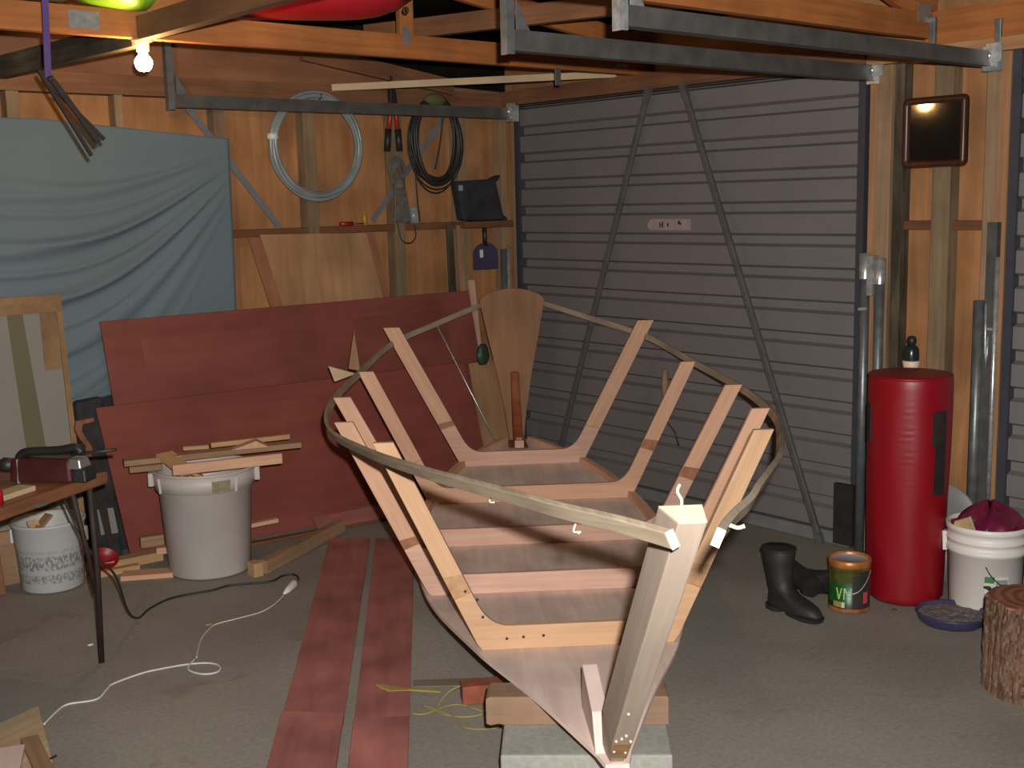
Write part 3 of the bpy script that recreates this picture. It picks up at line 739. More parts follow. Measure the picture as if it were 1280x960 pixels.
# ================================================================== FLOOR PLANKS
def plank(pts, z, th, label, name='red_plank'):
    mb = MB(); mb.prism([(x, y, z) for x, y in pts], (0, 0, th), Vector((pts[3][0]-pts[0][0], pts[3][1]-pts[0][1], 0)))
    return tag(build(name, mb, M['red_plank'], loc=(sum(p[0] for p in pts)/4, sum(p[1] for p in pts)/4, z), bev=.002), label, 'plank', 'red planks laid on the floor beside the boat')
def lerp2(a, b, t): return (a[0]+(b[0]-a[0])*t, a[1]+(b[1]-a[1])*t)
LF, LN = (-1.632, -.521), (-3.023, -2.418)
GF, GN = (-1.492, -.662), (-2.880, -2.555)
GF2, GN2 = (-1.474, -.680), (-2.854, -2.578)
RF, RN = (-1.340, -.816), (-2.730, -2.695)
plank([LF, GF, lerp2(GF, GN, .88), lerp2(LF, LN, .87)], .001, .008, 'long faded red plank on the floor, farther left one of the pair')
plank([GF2, RF, lerp2(RF, RN, .885), lerp2(GF2, GN2, .89)], .001, .008, 'long faded red plank on the floor, right one, nearer the boat')
plank([lerp2(LF, LN, .85), lerp2(GF, GN, .858), lerp2(GF, GN, 1.5), lerp2(LF, LN, 1.5)], .0095, .016, 'near red plank overlapping the end of the left floor plank')
plank([lerp2(GF2, GN2, .873), lerp2(RF, RN, .866), lerp2(RF, RN, 1.5), lerp2(GF2, GN2, 1.5)], .0095, .016, 'near red plank overlapping the end of the right floor plank')
mb = MB()
for k in range(16):
    y = (k-8)*.003
    mb.bar((-2.47+.02*random.random(), -2.16+y*1.6-.02, .012), (-2.40, -2.275, .014), .004, .003)
mb.bar((-2.41, -2.26, .014), (-2.345, -2.345, .014), .012, .006)
tag(build('frayed_twine', mb, plain('yellow_fibre', (.30, .22, .05), .8), loc=(-2.42, -2.26, .01)), 'frayed yellow brush of twine lying across the right red plank', 'twine')

# ================================================================== LEFT WALL THINGS
# cloth hung over the wall ---------------------------------------------------------
mb = MB(); mb.sm = True
NX, NZ = 90, 110
xr0, xl = -1.778, -3.12
rows = []
for j in range(NZ+1):
    v = j/NZ; row = []
    for i in range(NX+1):
        u = i/NX                                # 0 left .. 1 right
        xr = xr0-.018*v
        x = xl+(xr-xl)*u
        ztop = 2.0-.02*max(0, (x+2.65))-(.055*max(0, (x+2.7)/.9)) if x > -2.7 else 2.0
        zbot = .66+.15*(x+3.12)
        z = ztop+(zbot-ztop)*v
        dx = xr0-x+.02; dz = ztop-z
        # folds fan out from the upper right corner, sag and level off towards the left
        phi = dz/(.13+.62*math.tanh(dx*1.15))-.20*math.sin(min(1, dx/1.2)*PI)*.6
        env = math.tanh(dx*5)*(1-math.exp(-dz*6))
        env *= math.exp(-((phi-1.0)/.95)**2)
        f = (math.sin(phi*17+.6*math.sin(dx*3))*.5+.5)**5*.034+(math.sin(phi*31+1.3+dx)*.5+.5)**6*.020
        
        y = -.012-f*env-.006*noise.noise(Vector((x*2, z*2, 0)))-.004-.02*v*(1-u)
        row.append(mb.bm.verts.new((x, y, z)))
    rows.append(row)
fs = []
for j in range(NZ):
    for i in range(NX):
        fs.append(mb.bm.faces.new((rows[j][i], rows[j+1][i], rows[j+1][i+1], rows[j][i+1])))
mb._reg(fs, (0, 0, 1))
ct = build('cloth_sheet', mb, M['tarp'], loc=(-2.4, -.02, .7)); tag(ct, 'blue grey cloth sheet draped over the left wall in sagging folds', 'cloth sheet')
sd = ct.modifiers.new('thickness', 'SOLIDIFY'); sd.thickness = .002

# flat galvanised strap braces
def strap(p0, p1, label):
    mb = MB(); mb.bar(p0, p1, .032, .002, (0, 1, 0)); return tag(build('steel_strap', mb, M['strap_steel'], loc=p1), label, 'strap', 'flat steel strap braces on the wall studs')
strap((-1.99, -.0035, 2.09), (-1.52, -.0035, 1.495), 'flat steel brace strap slanting from the cloth corner to the wall rail')
strap((-.955, -.0035, 1.515), (-.455, -.0035, 2.06), 'flat steel brace strap slanting up right behind the black cable coil')

# coiled clear hose
cn = Vector((-1.303, -.045, 1.895))
hz = thing('hose_coil', 'round coil of clear grey hose hanging on the left wall', 'hose', tuple(cn))
mb = MB()
for k in range(6):
    ph = random.random()*6
    rr = .252+.014*math.cos(k*1.05); yy = -.014*math.sin(k*1.05)
    pts = [(cn.x+(rr+.006*math.sin(2*t+ph))*math.cos(t), cn.y+yy+.004*math.sin(3*t+ph), cn.z+(rr+.006*math.cos(2*t+ph))*math.sin(t)*.99) for t in [2*PI*q/48 for q in range(48)]]
    mb.tube(pts, .0115, 8, True)
build('hose', mb, M['hose'], hz)
mb = MB(); mb.lathe([(.029, -.014), (.029, .014)], (cn.x-.252, cn.y, cn.z+.045), 14, caps=True); build('tape_tie', mb, M['white'], hz)
build('hook', MB().tube([(cn.x+.02, .005, 2.135), (cn.x+.02, -.06, 2.13), (cn.x+.02, -.075, 2.15)], .006, 6), M['steel_dark'], hz)

# red handled bolt cutter hanging by its jaws
bc = thing('bolt_cutter', 'red handled bolt cutter hanging beside the black cable coil', 'bolt cutter', (-.82, -.04, 1.87))
for x0, x1, x2 in ((-.830, -.838, -.868), (-.806, -.800, -.786)):
    hn = build('handle', MB().tube([(x0, -.035, 2.14), (x1, -.035, 2.06), ((x1+x2)/2, -.035, 1.985)], .013, 10), M['red_grip'], bc)
    build('grip', MB().tube([((x1+x2)/2, -.035, 1.99), (x2, -.035, 1.875)], .0175, 10), M['black'], hn)
mb = MB(); mb.prism([(-.842, -.05, 2.12), (-.796, -.05, 2.12), (-.806, -.05, 2.20), (-.830, -.05, 2.27), (-.842, -.05, 2.20)], (0, .03, 0)); build('jaw', mb, M['black'], bc, bev=.004)

# coil of black cable
cn = Vector((-.557, -.05, 1.925))
cc = thing('cable_coil', 'coil of black cable hanging on the left wall above the rail', 'cable', tuple(cn))
mb = MB()
for k in range(13):
    ph = random.random()*6; a_ = .155+.022*random.uniform(-1, 1); b_ = .220+.018*random.uniform(-1, 1); yy = random.uniform(-.022, .022)
    pts = [(cn.x+(a_+.008*math.sin(2*t+ph))*math.cos(t)+.006, cn.y+yy, cn.z+.005+b_*math.sin(t)+.006*math.sin(3*t+ph)) for t in [2*PI*q/40 for q in range(40)]]
    mb.tube(pts, .0085, 7, True)
build('cable', mb, M['cord_black'], cc)
mb = MB()
mb.tube([(cn.x+.19*math.cos(t)+.012, cn.y+.01, cn.z-.01+.245*math.sin(t)) for t in [2*PI*q/40 for q in range(40)]], .004, 6, True)
mb.tube([(cn.x+.165*math.cos(t)-.02, cn.y-.02, cn.z-.03+.245*math.sin(t)) for t in [2*PI*q/40 for q in range(40)]], .004, 6, True)
mb.tube(crom([(-.50, -.06, 2.10), (-.53, -.06, 1.92), (-.57, -.06, 1.78)], 6), .005, 6)
mb.tube(crom([(-.70, -.055, 1.78), (-.69, -.05, 1.62), (-.665, -.03, 1.497)], 6), .004, 6)
build('loose_strand', mb, M['cord_black'], cc)
build('rag_tie', MB().sphere((cn.x+.0, cn.y-.01, cn.z+.225), .05, (1.5, .8, .75), 12, 8), M['khaki'], cc)
# hank of grey rope
rh = thing('rope_hank', 'grey rope hank hanging on the stud beside the cable coil', 'rope', (-.79, -.03, 1.50))
mb = MB()
for k in range(7):
    o = (k-3)*.009
    pts = crom([(-.803+.03, -.025+o*.4, 1.70), (-.803+.042+o*.3, -.025, 1.765+o), (-.803, -.03+o*.3, 1.815+o), (-.803-.042-o*.3, -.025, 1.765+o), (-.803-.02+o*.5, -.028, 1.70)], 6)
    mb.tube(pts, .009, 7)
for k in range(8):
    o = (k-3.5)*.011
    mb.tube(crom([(-.797+o*.5, -.03-.006*(k % 2), 1.71), (-.79+o*.9, -.035, 1.63), (-.782+o*1.3, -.03, 1.495)], 5), .0085, 7)
build('rope', mb, M['rope'], rh)
build('whipping', MB().lathe([(.03, 1.675), (.034, 1.69), (.034, 1.715), (.03, 1.73)], (-.795, -.028, 0), 12, caps=True), M['rope'], rh)
mb = MB(); mb.tube(crom([(-.80, -.012, 1.49), (-.79, -.03, 1.40), (-.73, -.03, 1.385), (-.695, -.03, 1.42), (-.69, -.012, 1.48)], 6), .0035, 6)
build('loose_end', mb, M['cord_black'], rh)
# black box shaped bag
bg = thing('black_bag', 'black plastic bag hanging on the wall above the shelf', 'bag', (-.26, -.05, 1.49))
mb = MB(); mb.hexa([(-.398, -.085, 1.492), (-.095, -.085, 1.49), (-.10, .0, 1.49), (-.39, .0, 1.492), (-.437, -.07, 1.712), (-.145, -.07, 1.725), (-.15, .0, 1.725), (-.43, .0, 1.712)])
bo = build('bag_body', mb, M['black_fabric'], bg, bev=.015)
mb = MB(); mb.hexa([(-.16, -.078, 1.695), (-.108, -.06, 1.728), (-.108, -.02, 1.728), (-.16, -.01, 1.695), (-.16, -.075, 1.728), (-.105, -.06, 1.748), (-.105, -.02, 1.748), (-.16, -.01, 1.728)]); build('spout', mb, M['black_fabric'], bg, bev=.005)
build('foot_lip', MB().hexa([(-.13, -.088, 1.491), (-.062, -.07, 1.491), (-.062, -.01, 1.491), (-.13, -.005, 1.491), (-.13, -.085, 1.53), (-.075, -.065, 1.51), (-.075, -.01, 1.51), (-.13, -.005, 1.53)]), M['black_fabric'], bg, bev=.005)
build('buckle', MB().box(-.425, -.40, -.084, -.075, 1.66, 1.69), M['grey_print'], bg)
# shelf the bag stands on
tag(build('wall_shelf', MB().box(-.405, -.047, -.10, .074, 1.452, 1.488), M['nog'], loc=(-.22, 0, 1.45), bev=.003), 'short timber shelf under the black bag', 'shelf')
# navy hand shovel hanging
sv = thing('hand_shovel', 'navy blue hand shovel hanging blade down under the wall shelf', 'shovel', (-.208, -.03, 1.21))
mb = MB(); pts = []
for t in [PI-PI*k/10 for k in range(11)]:
    pts.append((-.208+.093*math.cos(t), -.03-.02*abs(math.cos(t)), 1.30+.065*math.sin(t)))
pts = [(-.300, -.05, 1.212), (-.301, -.05, 1.29)]+pts[1:-1]+[(-.115, -.05, 1.29), (-.116, -.05, 1.21)]
mb.prism([(p[0], -.035, p[2]) for p in pts], (0, .004, 0)); build('blade', mb, M['navy'], sv, bev=.0015)
build('handle', MB().tube([(-.208, -.03, 1.345), (-.211, -.035, 1.40), (-.214, -.035, 1.452)], .013, 10), M['black'], sv)
build('hang_tab', MB().box(-.214, -.196, -.0365, -.034, 1.395, 1.41), M['black'], sv)
build('sticker', MB().box(-.252, -.228, -.0365, -.0345, 1.28, 1.325), M['white_print'], sv)
# slats standing by the shelf
def slat(x0, x1, z0, z1, y, mat, label):
    mb = MB(); mb.hexa([(x0, y-.02, z0), (x0+.045, y-.02, z0), (x0+.045, y, z0), (x0, y, z0), (x1, y-.02, z1), (x1+.04, y-.02, z1), (x1+.04, y, z1), (x1, y, z1)])
    return tag(build('timber_strip', mb, M[mat], loc=(x0, y, z0), bev=.002), label, 'slat', 'slats standing against the wall by the shelf')
slat(-.44, -.475, 0, 1.475, -.01, 'stud_dark', 'dark brown slat standing against the wall left of the shelf')
slat(-.38, -.425, 0, 1.47, -.035, 'scrap2', 'pale brown slat standing against the wall below the shelf')
slat(-.27, -.37, 0, 1.16, -.06, 'boat_pink', 'pinkish slat leaning in the corner behind the boat transom')
# things on the rail
tag(build('screwdriver', MB().tube([(-1.165, -.012, 1.500), (-1.09, -.012, 1.500)], .011, 10).tube([(-1.09, -.012, 1.500), (-1.02, -.012, 1.498)], .004, 8), [M['red_plastic']], loc=(-1.1, -.012, 1.49)), 'small screwdriver with a dark red handle lying on the wall rail', 'screwdriver')
tag(build('glue_tube', MB().lathe([(.001, 0), (.013, 0), (.013, .05), (.008, .055), (.004, .06), (.004, .075)], (-1.0, -.012+.02, 1.4885), 12), M['yellow'], loc=(-1.0, .008, 1.4885)), 'small yellow tube standing on the wall rail', 'tube')
jr = thing('small_jar', 'small dusty glass jar on the rail beside the rope', 'jar', (-.66, .03, 1.4885))
build('glass', MB().lathe([(.001, 1.4885), (.036, 1.4885), (.036, 1.55), (.028, 1.56)], (-.66, .033, 0), 18), M['glass_jar'], jr); build('lid', MB().lathe([(.03, 1.56), (.03, 1.575), (.001, 1.575)], (-.66, .033, 0), 18), M['grey_print'], jr)

# brown ply offcut leaning behind the red sheets
mb = MB(); mb.hexa([(-1.64, -.020, 1.462), (-1.01, -.020, 1.448), (-.905, -.088, .85), (-1.50, -.088, .85), (-1.64, -.010, 1.462), (-1.01, -.010, 1.448), (-.905, -.078, .85), (-1.50, -.078, .85)], (0, 0, 1))
tag(build('ply_offcut', mb, M['ply_scrap'], loc=(-1.3, -.08, .85)), 'tan plywood offcut leaning under the hose coil behind the red sheets', 'plywood')
# red brown backed panel behind it
mb = MB(); mb.hexa([(-1.70, -.008, 1.448), (-.955, -.008, 1.448), (-.85, -.076, .85), (-1.56, -.076, .85), (-1.70, -.0045, 1.448), (-.955, -.0045, 1.448), (-.85, -.066, .85), (-1.56, -.066, .85)], (0, 0, 1))
tag(build('ply_sheet', mb, M['ply_dark'], loc=(-1.3, -.07, .85)), 'dark red brown panel leaning behind the tan plywood offcut', 'plywood')

# the two red sheets ------------------------------------------------------------------
def sheet(name, tl, tr, br, bl, th, mat, label, n=(0, -1, 0)):
    mb = MB(); nn = Vector(n)*-th
    mb.prism([Vector(p) for p in (bl, br, tr, tl)], nn, Vector(tr)-Vector(tl))
    return tag(build(name, mb, M[mat], loc=((bl[0]+br[0])/2, (bl[1]+br[1])/2, 0), bev=.0015), label, 'plywood sheet', 'red plywood sheets leaning on the left wall')
sheet('red_ply_sheet', (-2.51, -.105, 1.107), (-.398, -.105, 1.105), (-.33, -.275, 0.0), (-2.42, -.13, 0.0), .012, 'red_sheet', 'taller dull red plywood sheet leaning behind, its top edge under the hose coil')
sheet('red_ply_sheet', (-2.575, -.145, .728), (-.56, -.245, .728), (-.47, -.375, 0.0), (-2.47, -.16, 0.0), .012, 'red_sheet2', 'lower front red plywood sheet leaning behind the grey bin')

# pale boards at far left --------------------------------------------------------------
pb = thing('pale_board', 'pale grey framed board leaning on the wall at the left edge', 'board', (-2.95, -.1, .24))
def pby(z): return -.100+.030*(z-.24)/1.0
def slope_board(name, xb0, xb1, zb, xt0, xt1, zt, off, th, mat, grain=(0, 0, 1)):
    y0, y1 = pby(zb)-off, pby(zt)-off
    return build(name, MB().hexa([(xb0, y0, zb), (xb1, y0, zb), (xb1, y0+th, zb), (xb0, y0+th, zb), (xt0, y1, zt), (xt1, y1, zt), (xt1, y1+th, zt), (xt0, y1+th, zt)], grain), M[mat], pb)
slope_board('panel', -3.5, -2.672, .24, -3.5, -2.69, 1.215, 0, .010, 'board_white')
slope_board('green_strip', -2.858, -2.765, .25, -2.90, -2.835, 1.17, .003, .0025, 'board_green')
slope_board('frame_rail', -3.5, -2.668, 1.165, -3.5, -2.664, 1.24, .008, .018, 'osb', (1, 0, 0))
slope_board('chipboard_patch', -2.762, -2.690, .915, -2.762, -2.682, 1.164, .004, .0035, 'osb')
slope_board('edge_batten', -2.672, -2.648, .24, -2.690, -2.666, 1.165, .008, .018, 'osb')
tag(build('timber_block', MB().box(-3.15, -2.74, -.12, -.03, 0, .239), M['scrap2'], loc=(-2.95, -.07, 0), bev=.004), 'brown timber block under the pale framed board at the left edge', 'block')
tag(build('timber_post', MB().bar((-3.085, -.235, .0), (-3.095, -.175, .42), .055, .035, (0, 1, 0)), M['table'], loc=(-3.085, -.235, 0), bev=.003), 'reddish timber post standing left of the printed pail', 'post')

# black backpack like case behind the table, with a hand saw, a card and a red dustpan
mb = MB(); mb.hexa([(-2.64, -.16, .0), (-2.50, -.155, .0), (-2.50, -.075, .0), (-2.64, -.075, .0), (-2.655, -.12, .76), (-2.52, -.12, .77), (-2.52, -.05, .77), (-2.655, -.05, .76)])
tag(build('black_case', mb, M['black_fabric'], loc=(-2.6, -.12, 0), bev=.02), 'tall soft black case standing between the pale board and the red sheets', 'case')
sw = thing('hand_saw', 'hand saw with a brown wooden handle leaning on the black case', 'saw', (-2.65, -.24, .1))
hp = [(a_+.03, b_) for a_, b_ in [(-2.735, .70), (-2.655, .705), (-2.655, .685), (-2.705, .68), (-2.712, .655), (-2.695, .615), (-2.672, .575), (-2.68, .53), (-2.705, .54), (-2.70, .58), (-2.725, .62), (-2.742, .66)]]
build('handle', MB().prism([(x, -.25, z) for x, z in hp], (0, .022, 0), (0, 0, 1)), M['table'], sw, bev=.004)
build('blade', MB().prism([(-2.675, -.24, .56), (-2.625, -.24, .60), (-2.58, -.24, .12), (-2.605, -.24, .11)], (0, .002, 0)), M['steel_brown'], sw)
tag(build('white_card', MB().hexa([(-2.618, -.178, .275), (-2.545, -.178, .27), (-2.545, -.174, .27), (-2.618, -.174, .275), (-2.610, -.178, .155), (-2.53, -.178, .15), (-2.53, -.174, .15), (-2.610, -.174, .155)]), M['board_white'], loc=(-2.57, -.176, .15)), 'small pale card against the foot of the black case', 'card')
dp = MB(); dp.lathe([(.001, 0), (.05, 0), (.06, .03), (.055, .03), (.045, .008), (.001, .008)], (0, 0, 0), 20, Matrix.Rotation(.75, 3, 'X'), sx=1.1)
bmesh.ops.translate(dp.bm, vec=(-2.63, -.225, .046), verts=dp.bm.verts[:])
tag(build('red_scoop', dp, M['red_vinyl'], loc=(-2.63, -.215, .01)), 'red plastic scoop on the floor behind the table leg', 'scoop')

# ================================================================== TABLE AND TOOL AT THE LEFT
A = Vector((-3.015, -1.345, 0)); U = Vector((-.865, -.503, 0)); V = Vector((-.503, .865, 0))
tb = thing('folding_table', 'worn brown folding table at the left edge', 'table', tuple(A+U*.5+V*.25))
def tp(u, v, z): return A+U*u+V*v+Vector((0, 0, z))
def slab(u0, u1, v0, v1, z0, z1): return MB().hexa([tp(u0, v0, z0), tp(u1, v0, z0), tp(u1, v1, z0), tp(u0, v1, z0), tp(u0, v0, z1), tp(u1, v0, z1), tp(u1, v1, z1), tp(u0, v1, z1)], U)
build('table_top', slab(0, 1.3, .02, .50, .680, .700), M['table'], tb, bev=.006)
build('edge_strip', slab(-.01, 1.31, -.004, .022, .663, .703), M['table'], tb, bev=.006)
mb = MB(); mb.tube([tp(.05, .03, .675), tp(.02, .05, .35), tp(-.005, .085, .0)], .011, 10); build('leg', mb, M['steel_brown'], tb)
mb = MB(); mb.tube([tp(.14, .03, .675), tp(.055, .055, .42), tp(.02, .065, .27)], .009, 10); build('leg_strut', mb, M['steel_brown'], tb)
mb = MB(); mb.tube([tp(1.0, .47, .675), tp(1.0, .45, .35), tp(1.0, .43, .0)], .011, 10); build('leg', mb, M['steel_brown'], tb)
mb = MB(); mb.tube([tp(1.0, .03, .675), tp(1.0, .05, .35), tp(1.0, .085, .0)], .011, 10); build('leg', mb, M['steel_brown'], tb)
mb = MB(); mb.bar(tp(.30, -.006, .672), tp(.345, -.006, .672), .006, .012); build('hinge', mb, M['galv'], tb)
# things lying on the table
pt = thing('power_tool', 'maroon electric power tool with a black handle on the brown table', 'power tool', tuple(tp(.145, .10, .70)))
c = tp(.148, .105, .70)
t_ax = Vector((.64, -.77, 0)).normalized()
def tl(a, b, z): return c+t_ax*a+Vector((t_ax.y*-1, t_ax.x, 0))*b+Vector((0, 0, z))
def tlh(a0, a1, b0, b1, z0, z1, ins=0): return [tl(a0, b0, z0), tl(a1, b0, z0), tl(a1, b1, z0), tl(a0, b1, z0), tl(a0+ins, b0+ins, z1), tl(a1-ins, b0+ins, z1), tl(a1-ins, b1-ins, z1), tl(a0+ins, b1-ins, z1)]
build('motor_body', MB().hexa(tlh(-.13, .10, -.04, .04, .001, .085, .006)), M['maroon'], pt, bev=.012)
build('rear_knob', MB().tube([tl(-.13, 0, .055), tl(-.165, 0, .055), tl(-.185, 0, .05)], .02, 12, radii=[.024, .026, .018]), M['black'], pt)
build('top_handle', MB().tube(crom([tl(-.11, 0, .08), tl(-.08, 0, .10), tl(.04, 0, .108), tl(.10, 0, .118), tl(.12, 0, .10)], 5), .015, 10), M['black'], pt)
build('nose_casting', MB().hexa(tlh(.075, .135, -.036, .036, .05, .085, .008)), M['silver'], pt, bev=.006)
build('front_shoe', MB().hexa(tlh(.10, .15, -.038, .038, .005, .05, .004)), M['black'], pt, bev=.006)
build('seam_ring', MB().hexa(tlh(-.098, -.094, -.0405, .0405, .001, .082, .004)), M['grey_print'], pt)
build('depth_rod', MB().tube([tl(.08, .0, .095), tl(.16, .01, .10), tl(.235, .02, .108)], .006, 8), M['black'], pt)
tag(build('timber_offcut', slab(.27, .50, .06, .13, .7005, .718), M['pine'], loc=tuple(tp(.38, .15, .70)), bev=.003), 'pale timber offcut lying on the brown table beside the power tool', 'offcut')
tag(build('dark_board', slab(.30, .62, .22, .44, .7005, .715), M['table'], loc=tuple(tp(.37, .35, .70)), bev=.003), 'dark brown board lying on the back of the table', 'board')
tag(build('red_bottle', MB().lathe([(.001, .7005), (.02, .7005), (.02, .74), (.016, .748), (.001, .748)], tuple(tp(.455, .05, 0)), 16), M['red_plastic'], loc=tuple(tp(.455, .05, .7005))), 'small red bottle standing on the table at the left edge', 'bottle')
# lead of the tool hanging down and across the floor
mb = MB(); mb.tube(crom([tp(.17, .20, .706), tp(.12, .28, .706), tp(.03, .30, .706), tp(-.025, .26, .68), tp(.01, .14, .52), tp(-.01, .09, .40), (-2.97, -1.24, .30), (-2.87, -1.08, .10), (-2.78, -.95, .012), (-2.694, -.862, .006), (-2.60, -.81, .006), (-2.522, -.803, .006), (-2.40, -.83, .006), (-2.313, -.825, .006), (-2.168, -.90, .006), (-2.09, -.87, .006), (-2.045, -.89, .006), (-2.06, -.955, .006), (-2.105, -1.005, .010)], 7), .0045, 7)
cd = thing('power_lead', 'black power lead snaking over the floor to a white plug', 'cord', (-2.5, -.8, 0))
build('lead', mb, M['cord_black'], cd)
build('socket', MB().tube([(-2.105, -1.005, .016), (-2.135, -1.04, .016), (-2.18, -1.075, .014), (-2.215, -1.10, .010)], .016, 10, radii=[.015, .017, .014, .005]), M['white'], cd)
wc = MB(); wc.tube(crom([(-2.21, -1.10, .008), (-2.30, -1.17, .004), (-2.388, -1.214, .004), (-2.49, -1.215, .004), (-2.579, -1.214, .004), (-2.629, -1.25, .004), (-2.70, -1.33, .004), (-2.79, -1.48, .004)], 7), .0026, 6)
wc.tube(crom([(-3.392, -1.656, .004), (-3.33, -1.59, .004), (-3.28, -1.557, .004), (-3.197, -1.584, .004), (-3.14, -1.53, .004), (-3.108, -1.499, .004), (-3.03, -1.482, .004), (-2.958, -1.481, .004), (-2.839, -1.516, .004), (-2.775, -1.565, .004), (-2.768, -1.62, .004), (-2.80, -1.655, .004), (-2.845, -1.63, .004), (-2.86, -1.56, .006), (-2.80, -1.49, .006)], 7), .0034, 6)
tag(build('white_string', wc, M['cord_white'], loc=(-2.9, -1.5, 0)), 'thin white string curling over the floor near the table leg', 'string')
# white printed pail under the table
pl = thing('printed_pail', 'white plastic pail with worn grey print under the table', 'pail', (-2.865, -.265, 0))
pl.rotation_euler = (0, 0, 0)
px_, py_ = -2.865, -.265
# (the print material works in the pail's own axes, so the body is built around its own origin)
body = MB(); body.lathe([(.001, .004), (.122, .004), (.128, .012), (.140, .20), (.143, .205), (.148, .285), (.153, .29), (.153, .30), (.146, .30), (.142, .285), (.135, .20), (.122, .02), (.001, .02)], (0, 0, 0), 40)
build('pail_body', body, M['pail'], pl, world=False)
for s in (1, -1):
    mb = MB(); mb.box(s*.152-.008, s*.152+.008, -.02, .02, .20, .26)
    bmesh.ops.rotate(mb.bm, verts=mb.bm.verts[:], cent=(0, 0, 0), matrix=Matrix.Rotation(-.70, 3, 'Z'))
    build('handle_lug', mb, M['white'], pl, world=False)
for k, (a_, l_, mt, lbl) in enumerate(((.3, .12, 'scrap2', 'brown scrap of wood poking up in the white printed pail'), (1.5, .10, 'paper', 'crumpled paper scrap inside the white printed pail'), (2.7, .11, 'scrap', 'orange scrap of wood inside the white printed pail'))):
    p = Vector((px_, py_, .245))+Vector((math.cos(a_+1.6), math.sin(a_+1.6), 0))*.055; d = Vector((math.cos(a_), math.sin(a_), 0))*.7
    mb = MB(); mb.bar(p-d*.07+Vector((0, 0, -.02)), p+d*.07+Vector((0, 0, .055-.01*k)), .045, .012)
    tag(build('scrap_piece', mb, M[mt], loc=tuple(p)), lbl, 'scrap')
tag(build('sawdust_fill', MB().lathe([(.001, .23), (.05, .226), (.139, .215)], (px_, py_, 0), 24), M['paper'], loc=(px_, py_, .21)), 'shavings filling the white printed pail', 'shavings', kind='stuff')

# big grey bin -------------------------------------------------------------------------
bx, by = -2.262, -.535
bn = thing('grey_bin', 'big round grey plastic bin filled with timber offcuts', 'bin', (bx, by, 0))
build('bin_body', MB().lathe([(.001, .003), (.170, .003), (.178, .012), (.200, .372), (.204, .374), (.212, .460), (.222, .464), (.224, .472), (.217, .476), (.207, .468), (.192, .37), (.165, .02), (.001, .02)], (bx, by, 0), 56), M['bin'], bn)
mb = MB(); mb.lathe([(.2065, .390), (.2155, .390), (.2215, .464), (.217, .464)], (bx, by, 0), 56); build('rim_band', mb, M['bin'], bn)
camd = Vector((-4.526-bx, -5.294-by, 0)).normalized(); sided = Vector((-camd.y, camd.x, 0))
def rimp(ang, r, z): return Vector((bx, by, z))+(camd*math.cos(ang)+sided*math.sin(ang))*r
for an in (-1.05, .62):
    mb = MB(); mb.bar(rimp(an, .217, .390), rimp(an, .223, .455), .010, .012, camd); build('handle_rib', mb, M['bin'], bn)
for an in (.30,):
    mb = MB(); mb.hexa([rimp(an-.18, .2150, .395), rimp(an+.18, .2150, .395), rimp(an+.18, .2215, .395), rimp(an-.18, .2215, .395), rimp(an-.18, .2205, .446), rimp(an+.18, .2205, .446), rimp(an+.18, .2270, .446), rimp(an-.18, .2270, .446)])
    build('maker_patch', mb, plain('yellowed_plastic', (.27, .245, .15), .5, var=.25, scale=40), bn)
for an in (1.45, -1.6):
    mb = MB(); mb.hexa([rimp(an-.14, .216, .402), rimp(an+.14, .216, .402), rimp(an+.14, .243, .402), rimp(an-.14, .243, .402), rimp(an-.14, .219, .463), rimp(an+.14, .219, .463), rimp(an+.14, .243, .463), rimp(an-.14, .243, .463)])
    build('side_handle', mb, M['bin'], bn, bev=.006)
mb = MB(); mb.lathe([(.001, .37), (.191, .367)], (bx, by, 0), 24); tag(build('offcut_fill', mb, M['scrap2'], loc=(bx, by, .367)), 'small wood offcuts filling the grey bin', 'offcuts', kind='stuff')
def stick(p0, p1, w, h, mat, label, up=(0, 0, 1), name='timber_offcut', group=None):
    mb = MB(); mb.bar(p0, p1, w, h, up)
    return tag(build(name, mb, M[mat], loc=tuple((Vector(p0)+Vector(p1))/2-Vector((0, 0, h/2))), bev=.002), label, 'offcut', group)
G = 'timber offcuts on top of the grey bin'
stick((-2.57, -.40, .518), (-1.84, -.645, .524), .075, .025, 'scrap2', 'long grey brown board across the back of the grey bin', group=G)
stick((-2.56, -.43, .4905), (-2.43, -.475, .4905), .05, .026, 'scrap2', 'short brown block under the left end of the long board on the bin', group=G)
stick((-2.45, -.625, .4995), (-2.00, -.760, .4995), .02, .045, 'boat', 'pinkish timber lying on edge over the front rim of the grey bin', (0, 0, 1), group=G)
stick((-2.41, -.46, .541), (-2.375, -.625, .47), .085, .014, 'scrap', 'flat orange board dipping down into the grey bin', group=G)
stick((-2.41, -.57, .50), (-2.30, -.60, .44), .06, .012, 'scrap', 'small tan board stuck into the left side of the grey bin', group=G)
stick((-2.20, -.485, .549), (-1.86, -.59, .553), .02, .022, 'scrap', 'thin orange stick on top of the long board, right end', group=G)
stick((-2.31, -.435, .544), (-2.21, -.485, .544), .02, .018, 'scrap', 'thin orange stick on top of the long board, left of the other stick', group=G)
mb = MB(); mb.prism([(-2.16, -.605, .5375), (-2.01, -.665, .5375), (-2.06, -.645, .569)], (.03, .06, 0)); tag(build('timber_wedge', mb, M['boat'], loc=(-2.08, -.63, .536)), 'small pointed timber wedge on top of the boards over the bin', 'offcut', G)
